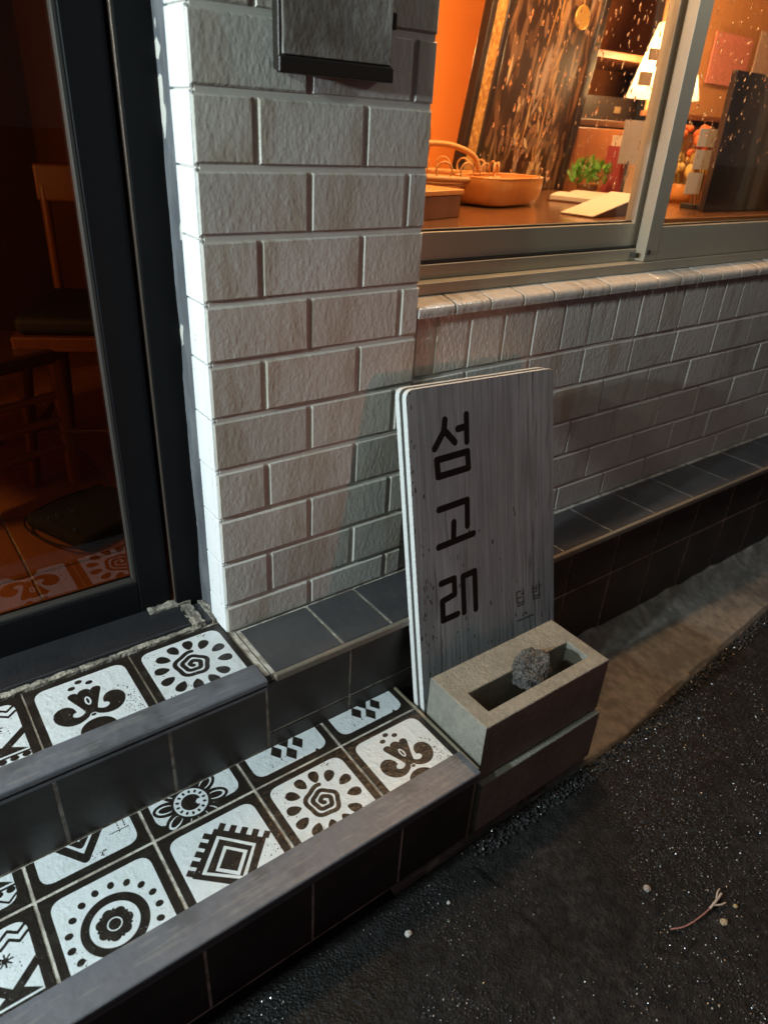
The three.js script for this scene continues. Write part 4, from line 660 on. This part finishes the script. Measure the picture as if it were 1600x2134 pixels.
{ // dark board
  const t = thing('dark_board', 'large dark display board standing behind the right window pane', 'board', [1.765, CT, -0.24], -0.02);
  part(t, 'board_panel', rbox(0, 0.62, 0.0, 0.385, -0.02, 0, 0.003), phy({ map: tex(256, (i) => mixc([0.02, 0.014, 0.012], [0.05, 0.03, 0.02], sm(0.4, 0.7, nBig[(i * 4) % 262144])), true, 1.3), roughness: 0.3, clearcoat: 0.4 })); parts(t, 'foot', [rbox(0.05, 0.08, 0, 0.014, -0.12, -0.02, 0.002), rbox(0.5, 0.53, 0, 0.014, -0.12, -0.02, 0.002)], M.blackMatte);
}
{ // posters on the cabinet back wall
  const mk = (x, y, w, h, c, lab) => { const t = thing('wall_poster', lab, 'poster', [x, y, -0.985], 0); part(t, 'sheet', rbox(-w / 2, w / 2, -h / 2, h / 2, -0.002, 0.002, 0.0008), std({ map: tex(256, (i) => mixc(c, c.map((q) => q * 0.55), sm(0.5, 0.66, nFine[(i * 5) % 262144])), true, 3), roughness: 0.8 })); for (const s of [-1, 1]) part(t, 'pin', new THREE.SphereGeometry(0.005, 10, 8).translate(s * w * 0.4, h * 0.43, 0.003), M.trim); };
  const b = thing('cork_panel', 'honey brown pin board panel holding the posters', 'panel', [2.42, 1.47, -1.0]); part(b, 'panel_sheet', rbox(0, 1.25, 0.0, 0.72, -0.012, 0, 0.003), wood([0.5, 0.24, 0.09], [0.4, 0.18, 0.06], 0.7, 1.4)); part(b, 'panel_frame', [rbox(-0.02, 1.27, -0.02, 0, -0.014, 0.004, 0.003), rbox(-0.02, 1.27, 0.72, 0.74, -0.014, 0.004, 0.003)], wRed);
  mk(2.93, 1.69, 0.30, 0.19, [0.62, 0.22, 0.16], 'salmon pink poster pinned on the panel inside the right pane'); mk(3.26, 1.71, 0.26, 0.22, [0.5, 0.36, 0.27], 'pale brown poster pinned beside the pink one');
}
// ================================================================= INSIDE, BEHIND THE DOOR
{
  const rat = wood([0.40, 0.16, 0.04], [0.26, 0.09, 0.02], 0.3, 2, 0.4);
  const t = thing('rattan_bench', 'low rattan bench with bent rails inside behind the door glass', 'bench', [-0.28, ROOM.y0, -1.05], 0.35);
  part(t, 'seat', rbox(-0.34, 0.16, 0.36, 0.40, -0.22, 0.22, 0.012), wDark);
  for (const [x, z] of [[-0.32, 0.2], [0.14, 0.2], [-0.32, -0.2], [0.14, -0.2]]) part(t, 'leg', rod([x, 0, z], [x, 0.37, z], 0.018, 0.02), rat);
  for (const y of [0.12, 0.2, 0.27]) part(t, 'rail', rod([-0.32, y, 0.2], [0.14, y, 0.2], 0.011), rat);
  parts(t, 'back_rail', [tube([[-0.34, 0.4, -0.2], [-0.34, 0.66, -0.23], [-0.1, 0.78, -0.24], [0.14, 0.66, -0.23], [0.15, 0.4, -0.2]], 0.016, 40, 8), tube([[-0.3, 0.4, -0.2], [-0.28, 0.58, -0.22], [-0.1, 0.66, -0.23], [0.09, 0.58, -0.22], [0.11, 0.4, -0.2]], 0.012, 40, 8)], rat);
  const c = thing('wooden_chair', 'dark red wooden chair with a black cushion inside near the door edge', 'chair', [0.10, ROOM.y0, -1.02], -0.5);
  part(c, 'cushion', rbox(-0.19, 0.19, 0.43, 0.48, -0.19, 0.19, 0.02), M.blackMatte); part(c, 'seat_frame', rbox(-0.2, 0.2, 0.39, 0.43, -0.2, 0.2, 0.006), wRed);
  for (const [x, z] of [[-0.18, 0.18], [0.18, 0.18], [-0.18, -0.18], [0.18, -0.18]]) part(c, 'leg', rod([x * 1.15, 0, z * 1.15], [x, 0.4, z], 0.015, 0.02), wRed);
  parts(c, 'stretcher', [rod([-0.19, 0.16, 0.19], [0.19, 0.16, 0.19], 0.011), rod([-0.19, 0.16, -0.19], [-0.19, 0.16, 0.19], 0.011)], wRed); part(c, 'backrest', [rbox(-0.19, 0.19, 0.72, 0.82, -0.22, -0.195, 0.008), rod([-0.17, 0.43, -0.2], [-0.17, 0.76, -0.208], 0.014), rod([0.17, 0.43, -0.2], [0.17, 0.76, -0.208], 0.014)], wRed);
  const b = thing('floor_cushion', 'flat dark green floor cushion on the amber floor inside the door', 'cushion', [-0.12, ROOM.y0, -0.62], 0.4);
  part(b, 'cushion_body', rbox(-0.1, 0.14, 0, 0.04, -0.13, 0.1, 0.018, 4), std({ color: lin(0.012, 0.014, 0.010), roughness: 0.9 })); part(b, 'piping', tube([[-0.1, 0.02, -0.13], [0.14, 0.02, -0.13], [0.14, 0.02, 0.1], [-0.1, 0.02, 0.1]], 0.003, 40, 6, true), M.blackMatte);
}
// ================================================================= LAMPS IN THE STREET (outside the frame, placed for the light they cast)
function globeLamp(label, L, build) {
  const t = thing('unseen_lamp', label, 'lamp', L.p);
  part(t, 'globe', new THREE.SphereGeometry(0.05, 24, 16), std({ color: 0xffffff, emissive: lin(...L.c), emissiveIntensity: 4 })); build(t);
  const l = new THREE.PointLight(lin(...L.c), L.i); l.castShadow = true; l.shadow.radius = 2.2; l.name = 'lamp_glow'; t.add(l);
}
globeLamp('unseen cool white globe lamp beyond the door, placed to light the scene from the left', LAMP_A, (t) => part(t, 'bracket', rod([0, 0, -0.05], [0, 0.0, -0.092], 0.014), M.blackMatte));
globeLamp('added white fill lamp out of view above the window', FILL_LAMP, (t) => part(t, 'bracket', tube([[0, 0.05, 0], [0, 0.12, -0.02], [0, 0.18, -0.14], [0, 0.18, -0.30]], 0.01, 24, 8), M.blackMatte));
globeLamp('unseen white globe lamp left of the steps, placed to rake the pillar', LAMP_B, (t) => { part(t, 'bracket', [tube([[0, 0.05, 0], [0, 0.2, -0.05], [0, 0.28, -0.3], [0, 0.28, -0.62]], 0.012, 30, 8)], M.blackMatte); });
{
  const t = thing('unseen_red_light_box', 'unseen low red light box on the road, placed to tint the pillar and signboard', 'light box', [LAMP_R.p[0], 0, LAMP_R.p[2]], -2.66);
  part(t, 'box_frame', [rbox(-0.2, 0.2, 0, 0.06, -0.09, 0.05, 0.005), rbox(-0.2, 0.2, 0.46, 0.5, -0.09, 0.05, 0.005), rbox(-0.2, -0.17, 0.06, 0.46, -0.09, 0.05, 0.005), rbox(0.17, 0.2, 0.06, 0.46, -0.09, 0.05, 0.005)], M.blackMatte);
  part(t, 'lit_panel', rbox(-0.17, 0.17, 0.06, 0.46, -0.06, 0.0, 0.004), std({ color: lin(0.5, 0.05, 0.05), emissive: lin(1, 0.10, 0.09), emissiveIntensity: 1.5 }));
  const l = new THREE.SpotLight(lin(...LAMP_R.c), LAMP_R.i, 0, 0.205, 1); l.position.set(0, 0.26, 0.07); l.castShadow = true; l.shadow.radius = 3; l.name = 'unseen_red_glow'; t.add(l);
  l.target.position.set(0.36, 0.84, 0); scene.add(l.target);
}
scene.traverse((o) => { if (o.isMesh) { o.castShadow = true; o.receiveShadow = true; } });
renderer.render(scene, camera);
